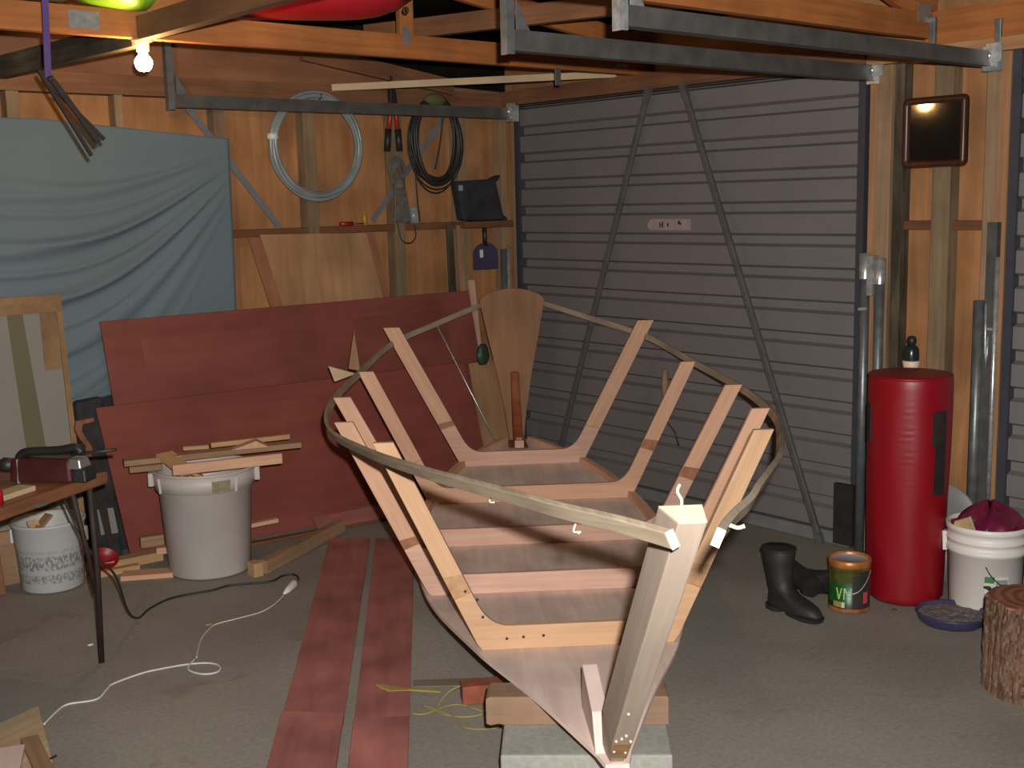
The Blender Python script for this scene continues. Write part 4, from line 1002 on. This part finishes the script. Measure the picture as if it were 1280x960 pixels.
# offcuts on the floor round the bin
G = 'timber offcuts on the floor by the bin'
stick((-2.13, -.77, .031), (-1.53, -.47, .041), .045, .06, 'scrap2', 'brown timber batten on the floor right of the grey bin', group=G)
tag(build('batten_end', MB().box(-2.185, -2.142, -.795, -.735, .001, .062), M['scrap'], loc=(-2.16, -.77, .001)), 'orange sawn block on the floor at the foot of the grey bin', 'offcut', G)
stick((-2.72, -.20, .022), (-2.36, -.23, .022), .07, .042, 'scrap', 'orange timber batten along the foot of the red sheets', group=G)
stick((-2.70, -.285, .014), (-2.50, -.31, .014), .04, .026, 'scrap', 'short orange timber piece before the batten at the red sheets', group=G)
stick((-2.61, -.385, .012), (-2.42, -.50, .012), .09, .022, 'boat', 'pinkish flat offcut on the floor left of the grey bin', group=G)
stick((-2.46, -.245, .105), (-2.36, -.27, .105), .045, .05, 'scrap2', 'short brown block stacked against the red sheet left of the bin', group=G)
stick((-2.41, -.30, .064), (-2.33, -.33, .064), .03, .03, 'boat', 'small pinkish block against the red sheet, left of the bin', group=G)
stick((-1.98, -.335, .10), (-1.82, -.36, .105), .035, .02, 'boat', 'small pinkish stick against the red sheet right of the bin', group=G)
stick((-1.97, -.345, .010), (-1.10, -.44, .010), .03, .018, 'nog', 'thin red brown batten along the foot of the front red sheet', group=G)
stick((-1.62, -.375, .045), (-1.15, -.42, .048), .09, .006, 'red_plank', 'dull red offcut resting at the foot of the front red sheet', (0, -.6, 1), group=G)

# bottom left pine board with an offcut on it
mb = MB(); mb.prism([(-3.70, -1.66, .001), (-3.369, -1.543, .001), (-3.470, -1.952, .001), (-3.80, -2.07, .001)], (0, 0, .022), (1, .35, 0))
tag(build('pine_board', mb, M['pine'], loc=(-3.55, -1.8, 0), bev=.002), 'pale pine board on the floor in the bottom left corner', 'board')
stick((-3.48, -1.79, .032), (-3.53, -2.10, .032), .05, .017, 'scrap2', 'brown stick lying on the pine board in the bottom left corner')
stick((-3.545, -1.83, .034), (-3.66, -2.10, .034), .075, .021, 'boat_ply', 'greyish board end lying on the pine board at the left edge')
mb = MB(); mb.bar((-3.485, -1.958, .0255), (-3.455, -1.945, .0255), .006, .004); tag(build('dark_chip', mb, M['dark_print'], loc=(-3.47, -1.95, .0235)), 'tiny dark chip on the corner of the pine board', 'chip')

# ================================================================== BEHIND THE BOAT
mb = MB(); mb.hexa([(-.43, -.292, .0), (-.16, -.292, .0), (-.16, -.280, 0), (-.43, -.280, 0), (-.475, -.188, .705), (-.21, -.188, .705), (-.21, -.176, .705), (-.475, -.176, .705)], (0, 0, 1))
tag(build('ply_board', mb, M['ply_scrap'], loc=(-.32, -.28, 0)), 'small tan plywood board leaning against the red sheet behind the transom', 'plywood')
mb = MB(); mb.sm = True
rings = []
for q in range(11):
    z = .690+.118*q/10; rr = .036*math.sin(PI*min(.97, max(.10, .12+.82*q/10)))**.55
    rings.append([(-.385+rr*1.15*math.cos(2*PI*k/20)*(1+.12*math.sin(5*2*PI*k/20+q)), -.200+rr*.62*math.sin(2*PI*k/20), z) for k in range(20)])
mb.loft(rings)
tag(build('green_rag', mb, M['green_dark'], loc=(-.385, -.20, .69)), 'bunched dark green rag on the top corner of the tan board behind the transom', 'rag')
tag(build('thin_rod', MB().tube([(-.70, -.20, .94), (-.49, -.335, .40), (-.33, -.44, .003)], .004, 8), M['galv_light'], loc=(-.33, -.44, 0)), 'thin pale rod leaning on the red sheet behind the boat ribs', 'rod')

# ================================================================== UP IN THE ROOF
mb = MB(); mb.bar((-1.19, -.03, 2.190), (-.03, -.915, 2.232), .02, .034, (0, 0, 1)); tag(build('loose_batten', mb, M['pine'], loc=(-.6, -.45, 2.2)), 'loose pale timber strip lying across the wall corner above the cable coil', 'batten')
# red plastic hull end
def hull(name, c, ax, L, W, H, mat, label, z):
    ax = Vector(ax).normalized(); sd = Vector((-ax.y, ax.x, 0)); rings = []
    for i in range(17):
        t = -1+2*i/16; w = W*(1-abs(t)**4)**.5+.004; h = H*(1-.6*abs(t)**6)+.002; rise = .03*abs(t)**6-.012*t
        ring = []
        for k in range(15):
            a_ = PI+PI*k/14
            ring.append(Vector(c)+ax*(L*t)+sd*(w*math.cos(a_))+Vector((0, 0, H+rise+h*math.sin(a_))))
        ring += [r_+Vector((0, 0, .012)) for r_ in reversed(ring)] if False else []
        rings.append(ring)
    mb = MB(); mb.sm = True; mb.loft(rings, caps=False, ring_closed=False)
    r = thing(name, label, 'plastic hull', c)
    o = build('hull_shell', mb, M[mat], r); sdm = o.modifiers.new('thickness', 'SOLIDIFY'); sdm.thickness = .006
    pts1 = [rg[0] for rg in rings]; pts2 = [rg[-1] for rg in rings]
    build('rim', MB().tube(pts1+pts2[::-1], .010, 8, True), M[mat], r)
    return r, ax
rr_, ax_ = hull('red_kayak', (-2.126, -1.08, 2.322), (.80, -.60, 0), .56, .15, .09, 'red_plastic', 'red plastic hull end poking out above the truss right of the bulb', 0)
build('grommet', MB().lathe([(.008, -.004), (.013, -.004), (.013, .004), (.008, .004)], (-1.735, -1.445, 2.340), 12, Matrix.Rotation(PI/2, 3, 'X')), M['black'], rr_)
hull('green_kayak', (-2.755, -1.09, 2.311), (1, -.10, 0), .165, .13, .09, 'green_plastic', 'lime green plastic hull resting above the truss beside the bulb', 0)
mb = MB(); mb.box(-3.4, -2.935, -1.30, -1.06, 2.312, 2.45); tag(build('storage_box', mb, M['black'], loc=(-3.1, -1.2, 2.312), bev=.01), 'dark box stored on the truss at the upper left', 'box')
# purple strap with rusty tongs
tag(build('purple_strap', MB().bar((-3.066, -1.25, 2.03), (-3.03, -1.25, 2.885), .022, .005, (0, 1, 0)), M['purple'], loc=(-3.06, -1.25, 2.03)), 'purple webbing strap hanging from the roof at the upper left', 'strap')
tg = thing('rusty_tongs', 'rusty dark steel tongs hanging from the purple strap', 'tongs', (-3.065, -1.25, 2.04))
build('arm', MB().bar((-3.098, -1.258, 2.062), (-2.944, -1.262, 1.785), .011, .012, (0, 1, 0)), M['steel_brown'], tg)
build('arm', MB().bar((-3.058, -1.252, 2.040), (-2.912, -1.25, 1.832), .019, .012, (0, 1, 0)), M['steel_brown'], tg)
build('arm', MB().bar((-3.04, -1.238, 2.0), (-2.885, -1.236, 1.842), .012, .01, (0, 1, 0)), M['steel_brown'], tg)
build('pivot', MB().tube([(-3.062, -1.272, 2.035), (-3.062, -1.228, 2.035)], .010, 10), M['steel_brown'], tg)

# ================================================================== PIER: MIRROR
mr = thing('square_mirror', 'square dark mirror in a rounded brown frame on the pier', 'mirror', (-.035, -2.72, 1.835))
MIRROR_ROT = Matrix.Rotation(0, 3, 'Z')
mr.rotation_euler = (0, 0, 0)
def rrect(w, h, r, x):
    pts = []
    for cx, cy, a0 in ((w-r, h-r, 0), (-w+r, h-r, PI/2), (-w+r, -h+r, PI), (w-r, -h+r, 1.5*PI)):
        for k in range(6):
            a_ = a0+PI/2*k/5; pts.append((x, cx+r*math.cos(a_), cy+r*math.sin(a_)))
    return pts
W_ = .142
mb = MB(); mb.sm = True
mb.loft([rrect(W_-.006, W_-.006, .02, .018), rrect(W_, W_, .024, .010), rrect(W_-.003, W_-.003, .022, -.012), rrect(W_-.016, W_-.016, .016, -.018), rrect(W_-.026, W_-.026, .010, -.012), rrect(W_-.030, W_-.030, .008, .0)], caps=False)
build('mirror_frame', mb, M['frame_brown'], mr, world=False)
mb = MB(); mb.prism(rrect(W_-.027, W_-.027, .008, -.002), (.004, 0, 0)); build('mirror_glass', mb, M['glass_dark'], mr, world=False)
mb = MB(); mb.prism(rrect(W_-.008, W_-.008, .02, .010), (.008, 0, 0)); build('backing', mb, M['frame_brown'], mr, world=False)

# ================================================================== RIGHT SIDE THINGS ON THE FLOOR
# red vinyl bag
cx, cy = -.425, -2.873
rb = thing('punching_bag', 'tall red vinyl punching bag standing on the floor by the garage door', 'punching bag', (cx, cy, 0))
prof = [(.001, .003), (.10, .003), (.132, .006), (.143, .022), (.146, .12), (.151, .35), (.156, .60), (.158, .78), (.158, .868), (.156, .893), (.150, .902), (.13, .905), (.06, .907), (.001, .908)]
mb = MB(); mb.sm = True
rings = []
P2 = []
for i in range(len(prof)-1):
    n_ = max(1, int(abs(prof[i+1][1]-prof[i][1])/.012))
    for k in range(n_): P2.append((prof[i][0]+(prof[i+1][0]-prof[i][0])*k/n_, prof[i][1]+(prof[i+1][1]-prof[i][1])*k/n_))
P2.append(prof[-1])
cdir = math.atan2(-5.294-cy, -4.526-cx)
for r, z in P2:
    ring = []
    for k in range(64):
        a_ = 2*PI*k/64; da = (a_-cdir+PI) % (2*PI)-PI
        cr = .0042*math.exp(-((da+.02)/.13)**2)*math.sin(z*230+4.5*da)*math.exp(-((z-.66)/.16)**2) if r > .13 else 0
        wob = .004*noise.noise(Vector((math.cos(a_)*2, math.sin(a_)*2, z*4))) if r > .05 else 0
        ring.append((cx+(r+cr+wob)*math.cos(a_), cy+(r+cr+wob)*math.sin(a_), z))
    rings.append(ring)
mb.loft(rings, caps=True); build('bag_body', mb, M['red_vinyl'], rb)
mb = MB(); mb.tube([(cx+.1535*math.cos(2*PI*k/48), cy+.1535*math.sin(2*PI*k/48), .897) for k in range(48)], .005, 7, True); build('top_seam', mb, M['red_vinyl'], rb)
def patch(a0, a1, z0, z1, rad=.1625):
    rings = []
    for k in range(9):
        a_ = cdir+a0+(a1-a0)*k/8
        f = lambda r, z: (cx+r*math.cos(a_), cy+r*math.sin(a_), z)
        rings.append([f(rad-.010, z0), f(rad, z0), f(rad+.001, z1), f(rad-.008, z1)])
    return MB().loft(rings)
build('black_strip', patch(.66, .97, .45, .775), M['black_rubber'], rb); 
mb = patch(.57, .67, .64, .772, .1615); build('black_tab', mb, M['black_rubber'], rb)
build('black_strip', patch(-1.32, -1.08, .64, .79), M['black_rubber'], rb)
# bottle shaped valve behind the bag
gx, gy = -.155, -2.715
gc = thing('gas_cylinder', 'slim dark gas bottle behind the red bag, only its valve cap showing', 'gas cylinder', (gx, gy, 0))
build('cylinder_body', MB().lathe([(.001, .002), (.062, .002), (.066, .02), (.066, .80), (.055, .85), (.034, .874)], (gx, gy, 0), 28), M['bottle'], gc)
build('collar', MB().lathe([(.026, .868), (.031, .876), (.036, .905), (.033, .909), (.026, .909)], (gx, gy, 0), 24), M['cream'], gc)
build('valve_body', MB().lathe([(.030, .905), (.0315, .93), (.030, .955), (.022, .970), (.012, .974)], (gx, gy, 0), 24), M['bottle'], gc)
build('valve_knob', MB().lathe([(.010, .972), (.017, .976), (.020, .993), (.015, 1.008), (.001, 1.012)], (gx, gy, 0), 20), M['black'], gc)

# white bucket with bag
cx2, cy2 = -.322, -3.154
bk = thing('white_bucket', 'white ribbed plastic bucket between the red bag and the stump', 'bucket', (cx2, cy2, 0))
build('bucket_body', MB().lathe([(.001, .003), (.126, .003), (.130, .010), (.139, .235), (.147, .237), (.148, .256), (.141, .258), (.142, .278), (.1475, .28), (.148, .292), (.143, .294), (.145, .318), (.149, .32), (.150, .342), (.146, .344), (.140, .34), (.124, .02), (.001, .02)], (cx2, cy2, 0), 48), M['bucket'], bk)
cd2 = math.atan2(-5.294-cy2, -4.526-cx2)
def bpt(da, r, z): return Vector((cx2+r*math.cos(cd2+da), cy2+r*math.sin(cd2+da), z))
def curved(da0, da1, z0, z1, r0, r1, e, n=10):
    rings = [[bpt(da0+(da1-da0)*k/n, r0, z0), bpt(da0+(da1-da0)*k/n, r0+e, z0), bpt(da0+(da1-da0)*k/n, r1+e, z1), bpt(da0+(da1-da0)*k/n, r1, z1)] for k in range(n+1)]
    return MB().loft(rings)
for da in (-1.5, 1.55):
    build('handle_lug', curved(da-.09, da+.09, .225, .30, .142, .146, .016), M['white'], bk)
lbl = build('label', curved(-.02, .62, .035, .165, .1315, .1368, .0012), M['white_print'], bk)
build('label_green_block', curved(-.02, .24, .142, .166, .1360, .1370, .0020), M['green_print'], lbl)
build('label_text_block', curved(-.02, .20, .040, .100, .1322, .1345, .0020), M['grey_print'], lbl)
build('label_text_block', curved(.28, .60, .045, .155, .1323, .1366, .0020), M['grey_print'], lbl)
mb = MB(); mb.sphere(bpt(.06, .1368, .125), .013, (1, 1.2, .5), 10, 6); mb.sphere(bpt(.13, .1366, .117), .009, (1, 1.2, .6), 10, 6); build('label_picture', mb, M['dark_print'], lbl)
mb = MB(); mb.tube(crom([bpt(.0, .141, .205), bpt(.12, .142, .175), bpt(.32, .142, .145), bpt(.60, .142, .115)], 5), .0022, 6); build('wire_handle', mb, M['black'], bk)
pbm = MB(); pbm.sm = True; rings = []
for i in range(13):
    th_ = i/12*PI*.62
    ring = []
    for k in range(40):
        a_ = 2*PI*k/40
        r = (.112*math.sin(PI-.0-th_*.98) if th_ < PI*.5 else .112)*1.0
        r = .112*math.sin(max(.10, th_))*(1+.10*math.sin(a_*7+th_*2)+.13*abs(math.sin(a_*9+1))*math.sin(th_)-.05)
        ring.append((cx2+.005+r*math.cos(a_), cy2-.006+r*math.sin(a_), .325+.085*math.cos(th_)+.014*math.sin(a_*5+1)+.010*math.sin(a_*3)))
    rings.append(ring)
pbm.loft(rings, caps=True)
pg = thing('plastic_bag', 'crumpled plum coloured plastic bag stuffed in the white bucket', 'bag', (cx2, cy2, .29))
build('bag_body', pbm, M['magenta'], pg)
mb = MB(); mb.hexa([bpt(-.95, .10, .33), bpt(-1.35, .13, .325), bpt(-1.5, .11, .31), bpt(-1.2, .06, .31), bpt(-.9, .08, .372), bpt(-1.35, .14, .350), bpt(-1.55, .12, .345), bpt(-1.3, .06, .375)]); build('loose_flap', mb, M['magenta'], pg, bev=.006)
mb = MB(); 
mb.hexa([bpt(-.85, .08, .322), bpt(-.20, .135, .322), bpt(.0, .09, .322), bpt(-.7, .02, .322), bpt(-.75, .095, .385), bpt(-.45, .137, .352), bpt(-.1, .09, .37), bpt(-.6, .04, .39)])
mb = MB(); mb.hexa([bpt(-1.15, .136, .318), bpt(-.22, .138, .318), bpt(-.26, .126, .318), bpt(-1.15, .124, .318), bpt(-1.05, .137, .352), bpt(-.48, .138, .388), bpt(-.46, .128, .392), bpt(-1.05, .127, .356)])
tag(build('paper_bag', mb, M['paper'], loc=tuple(bpt(-.6, .125, .318)), bev=.004), 'torn brown paper sticking out of the white bucket', 'paper')
# grey disc standing behind
mb = MB(); mb.lathe([(.001, -.008), (.132, -.008), (.137, 0), (.132, .008), (.001, .008)], (0, 0, 0), 40, Matrix.Rotation(PI/2-.12, 3, 'Y')); bmesh.ops.translate(mb.bm, vec=(-.12, -2.875, .168), verts=mb.bm.verts[:])
bmesh.ops.translate(mb.bm, vec=(0, 0, .11), verts=mb.bm.verts[:])
dsc = thing('grey_stool', 'grey round seat showing between the red bag and the white bucket', 'stool', (-.12, -2.875, 0))
build('seat', mb, M['grey_disc'], dsc)
mb = MB(); mb.tube([(-.12, -2.875, .0), (-.12, -2.875, .16)], .02, 10); build('leg', mb, M['grey_disc'], dsc)
# dark case at the right edge
tag(build('dark_crate', MB().hexa([(-.33, -3.33, 0), (-.12, -3.65, 0), (.0-.03, -3.6, 0), (-.20, -3.28, 0), (-.33, -3.33, .30), (-.12, -3.65, .30), (-.03, -3.6, .30), (-.20, -3.28, .30)]), M['black_rubber'], loc=(-.2, -3.45, 0), bev=.01), 'dark crate at the right edge behind the stump', 'crate')
# timber wedge at the foot of the pier
tag(build('timber_block', MB().hexa([(-.06, -2.64, 0), (-.06, -2.53, 0), (-.015, -2.53, 0), (-.015, -2.64, 0), (-.03, -2.64, .36), (-.03, -2.56, .36), (-.015, -2.56, .36), (-.015, -2.64, .36)]), M['scrap'], loc=(-.03, -2.58, 0)), 'orange timber offcut standing at the foot of the pier beside the red bag', 'offcut')

# stump
sx_, sy_ = -.925, -3.640
stp = thing('tree_stump', 'sawn tree stump with rough bark at the right edge', 'stump', (sx_, sy_, 0))
rings = []
def srad(a_, z):
    cr = abs(math.sin(a_*11+1.2*noise.noise(Vector((a_*2, z*4, 3)))))**.35
    return .150+.010*(1-z/.3)+.012*cr-.012+.012*noise.noise(Vector((math.cos(a_)*3, math.sin(a_)*3, z*3)))+.004*noise.noise(Vector((a_*14, z*22, 1)))
NA = 150
for i in range(26):
    z = .302*i/25
    rings.append([(sx_+srad(2*PI*k/NA, z)*math.cos(2*PI*k/NA), sy_+srad(2*PI*k/NA, z)*math.sin(2*PI*k/NA), z) for k in range(NA)])
build('bark', MB().loft(rings, caps=False, grain=(0, 0, 1)), M['bark'], stp)
mb = MB(); cap = []
for q, dz in ((1.0, .0), (.985, .005), (.93, .007), (.6, .008), (.3, .008), (.02, .008)):
    cap.append([(sx_+srad(2*PI*k/NA, .302)*q*math.cos(2*PI*k/NA), sy_+srad(2*PI*k/NA, .302)*q*math.sin(2*PI*k/NA), .302+dz) for k in range(NA)])
mb.loft(cap, caps=False)
def ringwood():
    m, nt, b = base_mat('log_rings', .7, 0, .3); L = nt.links.new
    tc = nt.nodes.new('ShaderNodeTexCoord'); nz = nt.nodes.new('ShaderNodeTexNoise'); nz.inputs['Scale'].default_value = 9; nz.inputs['Detail'].default_value = 4
    wv = nt.nodes.new('ShaderNodeTexWave'); wv.wave_type = 'RINGS'; wv.rings_direction = 'Z'; wv.inputs['Scale'].default_value = 9; wv.inputs['Distortion'].default_value = 3.5; wv.inputs['Detail'].default_value = 3
    L(tc.outputs['Object'], wv.inputs['Vector']); L(tc.outputs['Object'], nz.inputs['Vector'])
    mx = nt.nodes.new('ShaderNodeMath'); mx.operation = 'MULTIPLY_ADD'; mx.inputs[1].default_value = .45; L(wv.outputs['Fac'], mx.inputs[0]); 
    ml = nt.nodes.new('ShaderNodeMath'); ml.operation = 'MULTIPLY'; ml.inputs[1].default_value = .8; L(nz.outputs['Fac'], ml.inputs[0]); L(ml.outputs[0], mx.inputs[2])
    cr = nt.nodes.new('ShaderNodeValToRGB'); cr.color_ramp.elements[0].position = .25; cr.color_ramp.elements[1].position = .9
    cr.color_ramp.elements[0].color = (.13, .045, .028, 1); cr.color_ramp.elements[1].color = (.34, .14, .075, 1)
    L(mx.outputs[0], cr.inputs['Fac']); L(cr.outputs['Color'], b.inputs['Base Color']); return m
build('cut_face', mb, ringwood(), stp)

# blue rimmed dish with grit
dx_, dy_ = -.552, -3.146
dh = thing('round_dish', 'shallow navy rimmed dish of grit on the floor before the bucket', 'dish', (dx_, dy_, 0))
build('dish_body', MB().lathe([(.001, .002), (.110, .002), (.120, .012), (.127, .034), (.130, .040), (.127, .044), (.122, .040), (.113, .022), (.001, .018)], (dx_, dy_, 0), 44), M['navy_rim'], dh)
mb = MB(); rings = []
for q in range(9):
    r = .001+.1165*q/8
    rings.append([(dx_+r*math.cos(2*PI*k/40), dy_+r*math.sin(2*PI*k/40), .031+.007*noise.noise(Vector((r*math.cos(2*PI*k/40)*30, r*math.sin(2*PI*k/40)*30, 0)))) for k in range(40)])
mb.loft(rings, caps=False); tag(build('grit_fill', mb, M['gravel'], loc=(dx_, dy_, .03)), 'grey grit filling the navy rimmed dish', 'grit', kind='stuff')

# paint tin
tx, ty = -.690, -2.793
tn2 = thing('paint_tin', 'open paint tin with a green printed label in front of the red bag', 'tin', (tx, ty, 0))
tcd = math.atan2(-5.294-ty, -4.526-tx)
build('tin_body', MB().lathe([(.001, .002), (.078, .002), (.080, .006), (.0785, .012), (.0785, .178), (.001, .178)], (0, 0, 0), 40), M['tin_label'], tn2, world=False)
build('tin_rim', MB().lathe([(.0785, .178), (.080, .182), (.081, .205), (.078, .207), (.073, .203), (.0735, .182)], (0, 0, 0), 40), M['rust_tin'], tn2, world=False)
build('tin_lid', MB().lathe([(.0735, .196), (.072, .1915), (.001, .1905)], (0, 0, 0), 40), M['tin_in'], tn2, world=False)
def tpt(da, z, r=.0795): return Vector((r*math.cos(tcd+da), r*math.sin(tcd+da), z))
def stroke(pts, w, mat, nm):
    mb = MB()
    for i in range(len(pts)-1):
        n_ = 4
        for k in range(n_):
            q0 = (pts[i][0]+(pts[i+1][0]-pts[i][0])*k/n_, pts[i][1]+(pts[i+1][1]-pts[i][1])*k/n_); q1 = (pts[i][0]+(pts[i+1][0]-pts[i][0])*(k+1)/n_, pts[i][1]+(pts[i+1][1]-pts[i][1])*(k+1)/n_)
            mb.tube([tpt(*q0, r=.0787), tpt(*q1, r=.0787)], w, 6)
    return mb
lg = build('letter', stroke([(-.62, .10), (-.50, .055), (-.36, .10)], .0028, 'a', 'b'), M['tin_letter2'], tn2, world=False)
build('letter', stroke([(-.24, .056), (-.22, .102), (.06, .058), (.10, .104)], .0028, 'a', 'b'), M['tin_letter'], tn2, world=False)
def tcurved(da0, da1, z0, z1, e=.0008, n=8):
    return MB().loft([[tpt(da0+(da1-da0)*k/n, z0, .0784), tpt(da0+(da1-da0)*k/n, z0, .0786+e), tpt(da0+(da1-da0)*k/n, z1, .0786+e), tpt(da0+(da1-da0)*k/n, z1, .0784)] for k in range(n+1)])
build('label_panel', tcurved(.16, .50, .022, .150), M['dark_print'], tn2, world=False)
build('label_panel', tcurved(.52, 1.25, .020, .165), M['dark_print'], tn2, world=False)
build('label_strip', tcurved(-.80, -.32, .024, .046, .0012), plain('gold_print', (.36, .25, .09), .4), tn2, world=False)
build('label_strip', tcurved(-.34, -.20, .024, .046, .0016), M['white_print'], tn2, world=False)
build('label_picture', tcurved(.72, 1.02, .040, .085, .0014), M['red_print'], tn2, world=False)
build('tin_handle', MB().tube(crom([tpt(1.25, .165, .082), tpt(.85, .13, .086), tpt(.45, .095, .087), tpt(.1, .083, .086)], 6), .0016, 6), M['galv_light'], tn2, world=False)

# rubber boots
def make_boot(name, label, loc, rz, lying=False):
    """boot built upright with the toe along +x, heel at x=0"""
    r = thing(name, label, 'boot', loc, rz, 'pair of black rubber boots')
    secs = [  # z, centre x, half length, half width
        (.250, .012, .064, .060), (.246, .012, .067, .062), (.20, .014, .062, .056), (.13, .018, .052, .047), (.10, .026, .055, .046), (.075, .045, .072, .044)]
    mb = MB(); mb.sm = True
    rings = [[(cx+hl*math.cos(2*PI*k/28), hw*math.sin(2*PI*k/28), z) for k in range(28)] for z, cx, hl, hw in secs]
    def foot(z, x0, x1, hw, toe):
        ring = []
        for k in range(28):
            a_ = 2*PI*k/28; c_, s_ = math.cos(a_), math.sin(a_)
            x = (x0+x1)/2+(x1-x0)/2*c_
            w = hw*(1.0 if c_ > 0 else .88)
            ring.append((x, w*math.copysign(abs(s_)**.75, s_), z))
        return ring
    rings += [foot(.062, -.030, .170, .044, 0), foot(.048, -.033, .208, .046, 0), foot(.030, -.035, .224, .047, 0), foot(.018, -.035, .226, .046, 0)]
    mb.loft(rings, caps=True)
    up = build('upper', mb, M['black_rubber'], r, world=False)
    mb = MB(); mb.sm = False
    mb.loft([foot(.018, .055, .230, .049, 0), foot(.002, .060, .224, .046, 0)], caps=True)
    s1 = build('sole', mb, M['black'], r, world=False)
    mb = MB(); mb.loft([foot(.020, -.040, .050, .044, 0), foot(.001, -.040, .046, .042, 0)], caps=True); h1 = build('heel', mb, M['black'], r, world=False)
    mb = MB(); mb.tube([(.012+.066*math.cos(2*PI*k/28), .061*math.sin(2*PI*k/28), .248) for k in range(28)], .0045, 7, True); c1_ = build('cuff', mb, M['black_rubber'], r, world=False)
    mb = MB(); mb.lathe([(.001, .2485), (.062, .2485)], (.012, 0, 0), 24, sy=.92); build('lining', mb, M['black_fabric'], r, world=False)
    return r
bt1 = make_boot('rubber_boot', 'black rubber boot standing upright beside the paint tin', (-.895, -2.60, 0), -1.68)
bt2 = make_boot('rubber_boot', 'black rubber boot lying on its side behind the paint tin', (-.72, -2.64, .050), 2.05)
bt2.rotation_euler = (math.radians(-88), 0, math.radians(-22))

# bits on the floor
def bit(name, x, y, s, mat, label, cat='scrap'):
    mb = MB(); mb.sphere((x, y, s*.35), s, (1.3, .8, .35), 8, 5)
    return tag(build(name, mb, M[mat], loc=(x, y, 0)), label, cat, 'small bits of debris on the floor')
bit('leaf', -2.60, -1.20, .016, 'scrap2', 'curled brown shaving on the floor below the white cord', 'shaving')
bit('bark_chip', -.60, -2.935, .012, 'nog', 'thin dark red chip on the floor at the foot of the red bag', 'chip')
bit('plastic_scrap', -3.02, -1.08, .010, 'white', 'tiny white scrap on the floor left of the table leg', 'scrap')

# ================================================================== CAMERA AND LIGHT
def cam_axes(yaw, pitch, roll):
    f = Vector((math.cos(yaw)*math.cos(pitch), math.sin(yaw)*math.cos(pitch), -math.sin(pitch)))
    r = Vector((math.sin(yaw), -math.cos(yaw), 0)); u = r.cross(f)
    return math.cos(roll)*r+math.sin(roll)*u, -math.sin(roll)*r+math.cos(roll)*u, f
cp = Vector((-4.526, -5.294, 1.60)); cr_, cu_, cf_ = cam_axes(.8638, .1548, -.0241)
cam = bpy.data.cameras.new('camera'); co = bpy.data.objects.new('camera', cam); COL.objects.link(co)
co.matrix_world = Matrix(((cr_.x, cu_.x, -cf_.x, cp.x), (cr_.y, cu_.y, -cf_.y, cp.y), (cr_.z, cu_.z, -cf_.z, cp.z), (0, 0, 0, 1)))
cam.sensor_width = 36; cam.sensor_fit = 'HORIZONTAL'; cam.lens = 1470/1280*36; cam.clip_start = .02
SC.camera = co
# the camera's own flash, just above and right of the lens
fl = bpy.data.lights.new('camera_flash', 'SPOT'); fl.energy = 690; fl.shadow_soft_size = .018; fl.spot_size = math.radians(78); fl.spot_blend = .6; fl.color = (1.0, .97, .93)
fo = bpy.data.objects.new('camera_flash', fl); COL.objects.link(fo)
fo.matrix_world = co.matrix_world.copy(); fo.location = cp+cr_*.05+cu_*.09-cf_*.01

# mirror tilted so that it catches the bulb, as it hangs in the photograph
# (hung from its upper edge on the stud, leaning out slightly)
mr.rotation_euler = (0, math.radians(-.28), math.radians(-.6))

w = bpy.data.worlds.new('night'); SC.world = w; w.use_nodes = True
w.node_tree.nodes['Background'].inputs['Color'].default_value = (.006, .005, .004, 1)
w.node_tree.nodes['Background'].inputs['Strength'].default_value = 1
SC.view_settings.view_transform = 'Standard'; SC.view_settings.look = 'None'; SC.view_settings.exposure = 0; SC.view_settings.gamma = 1
SC.view_settings.use_curve_mapping = False
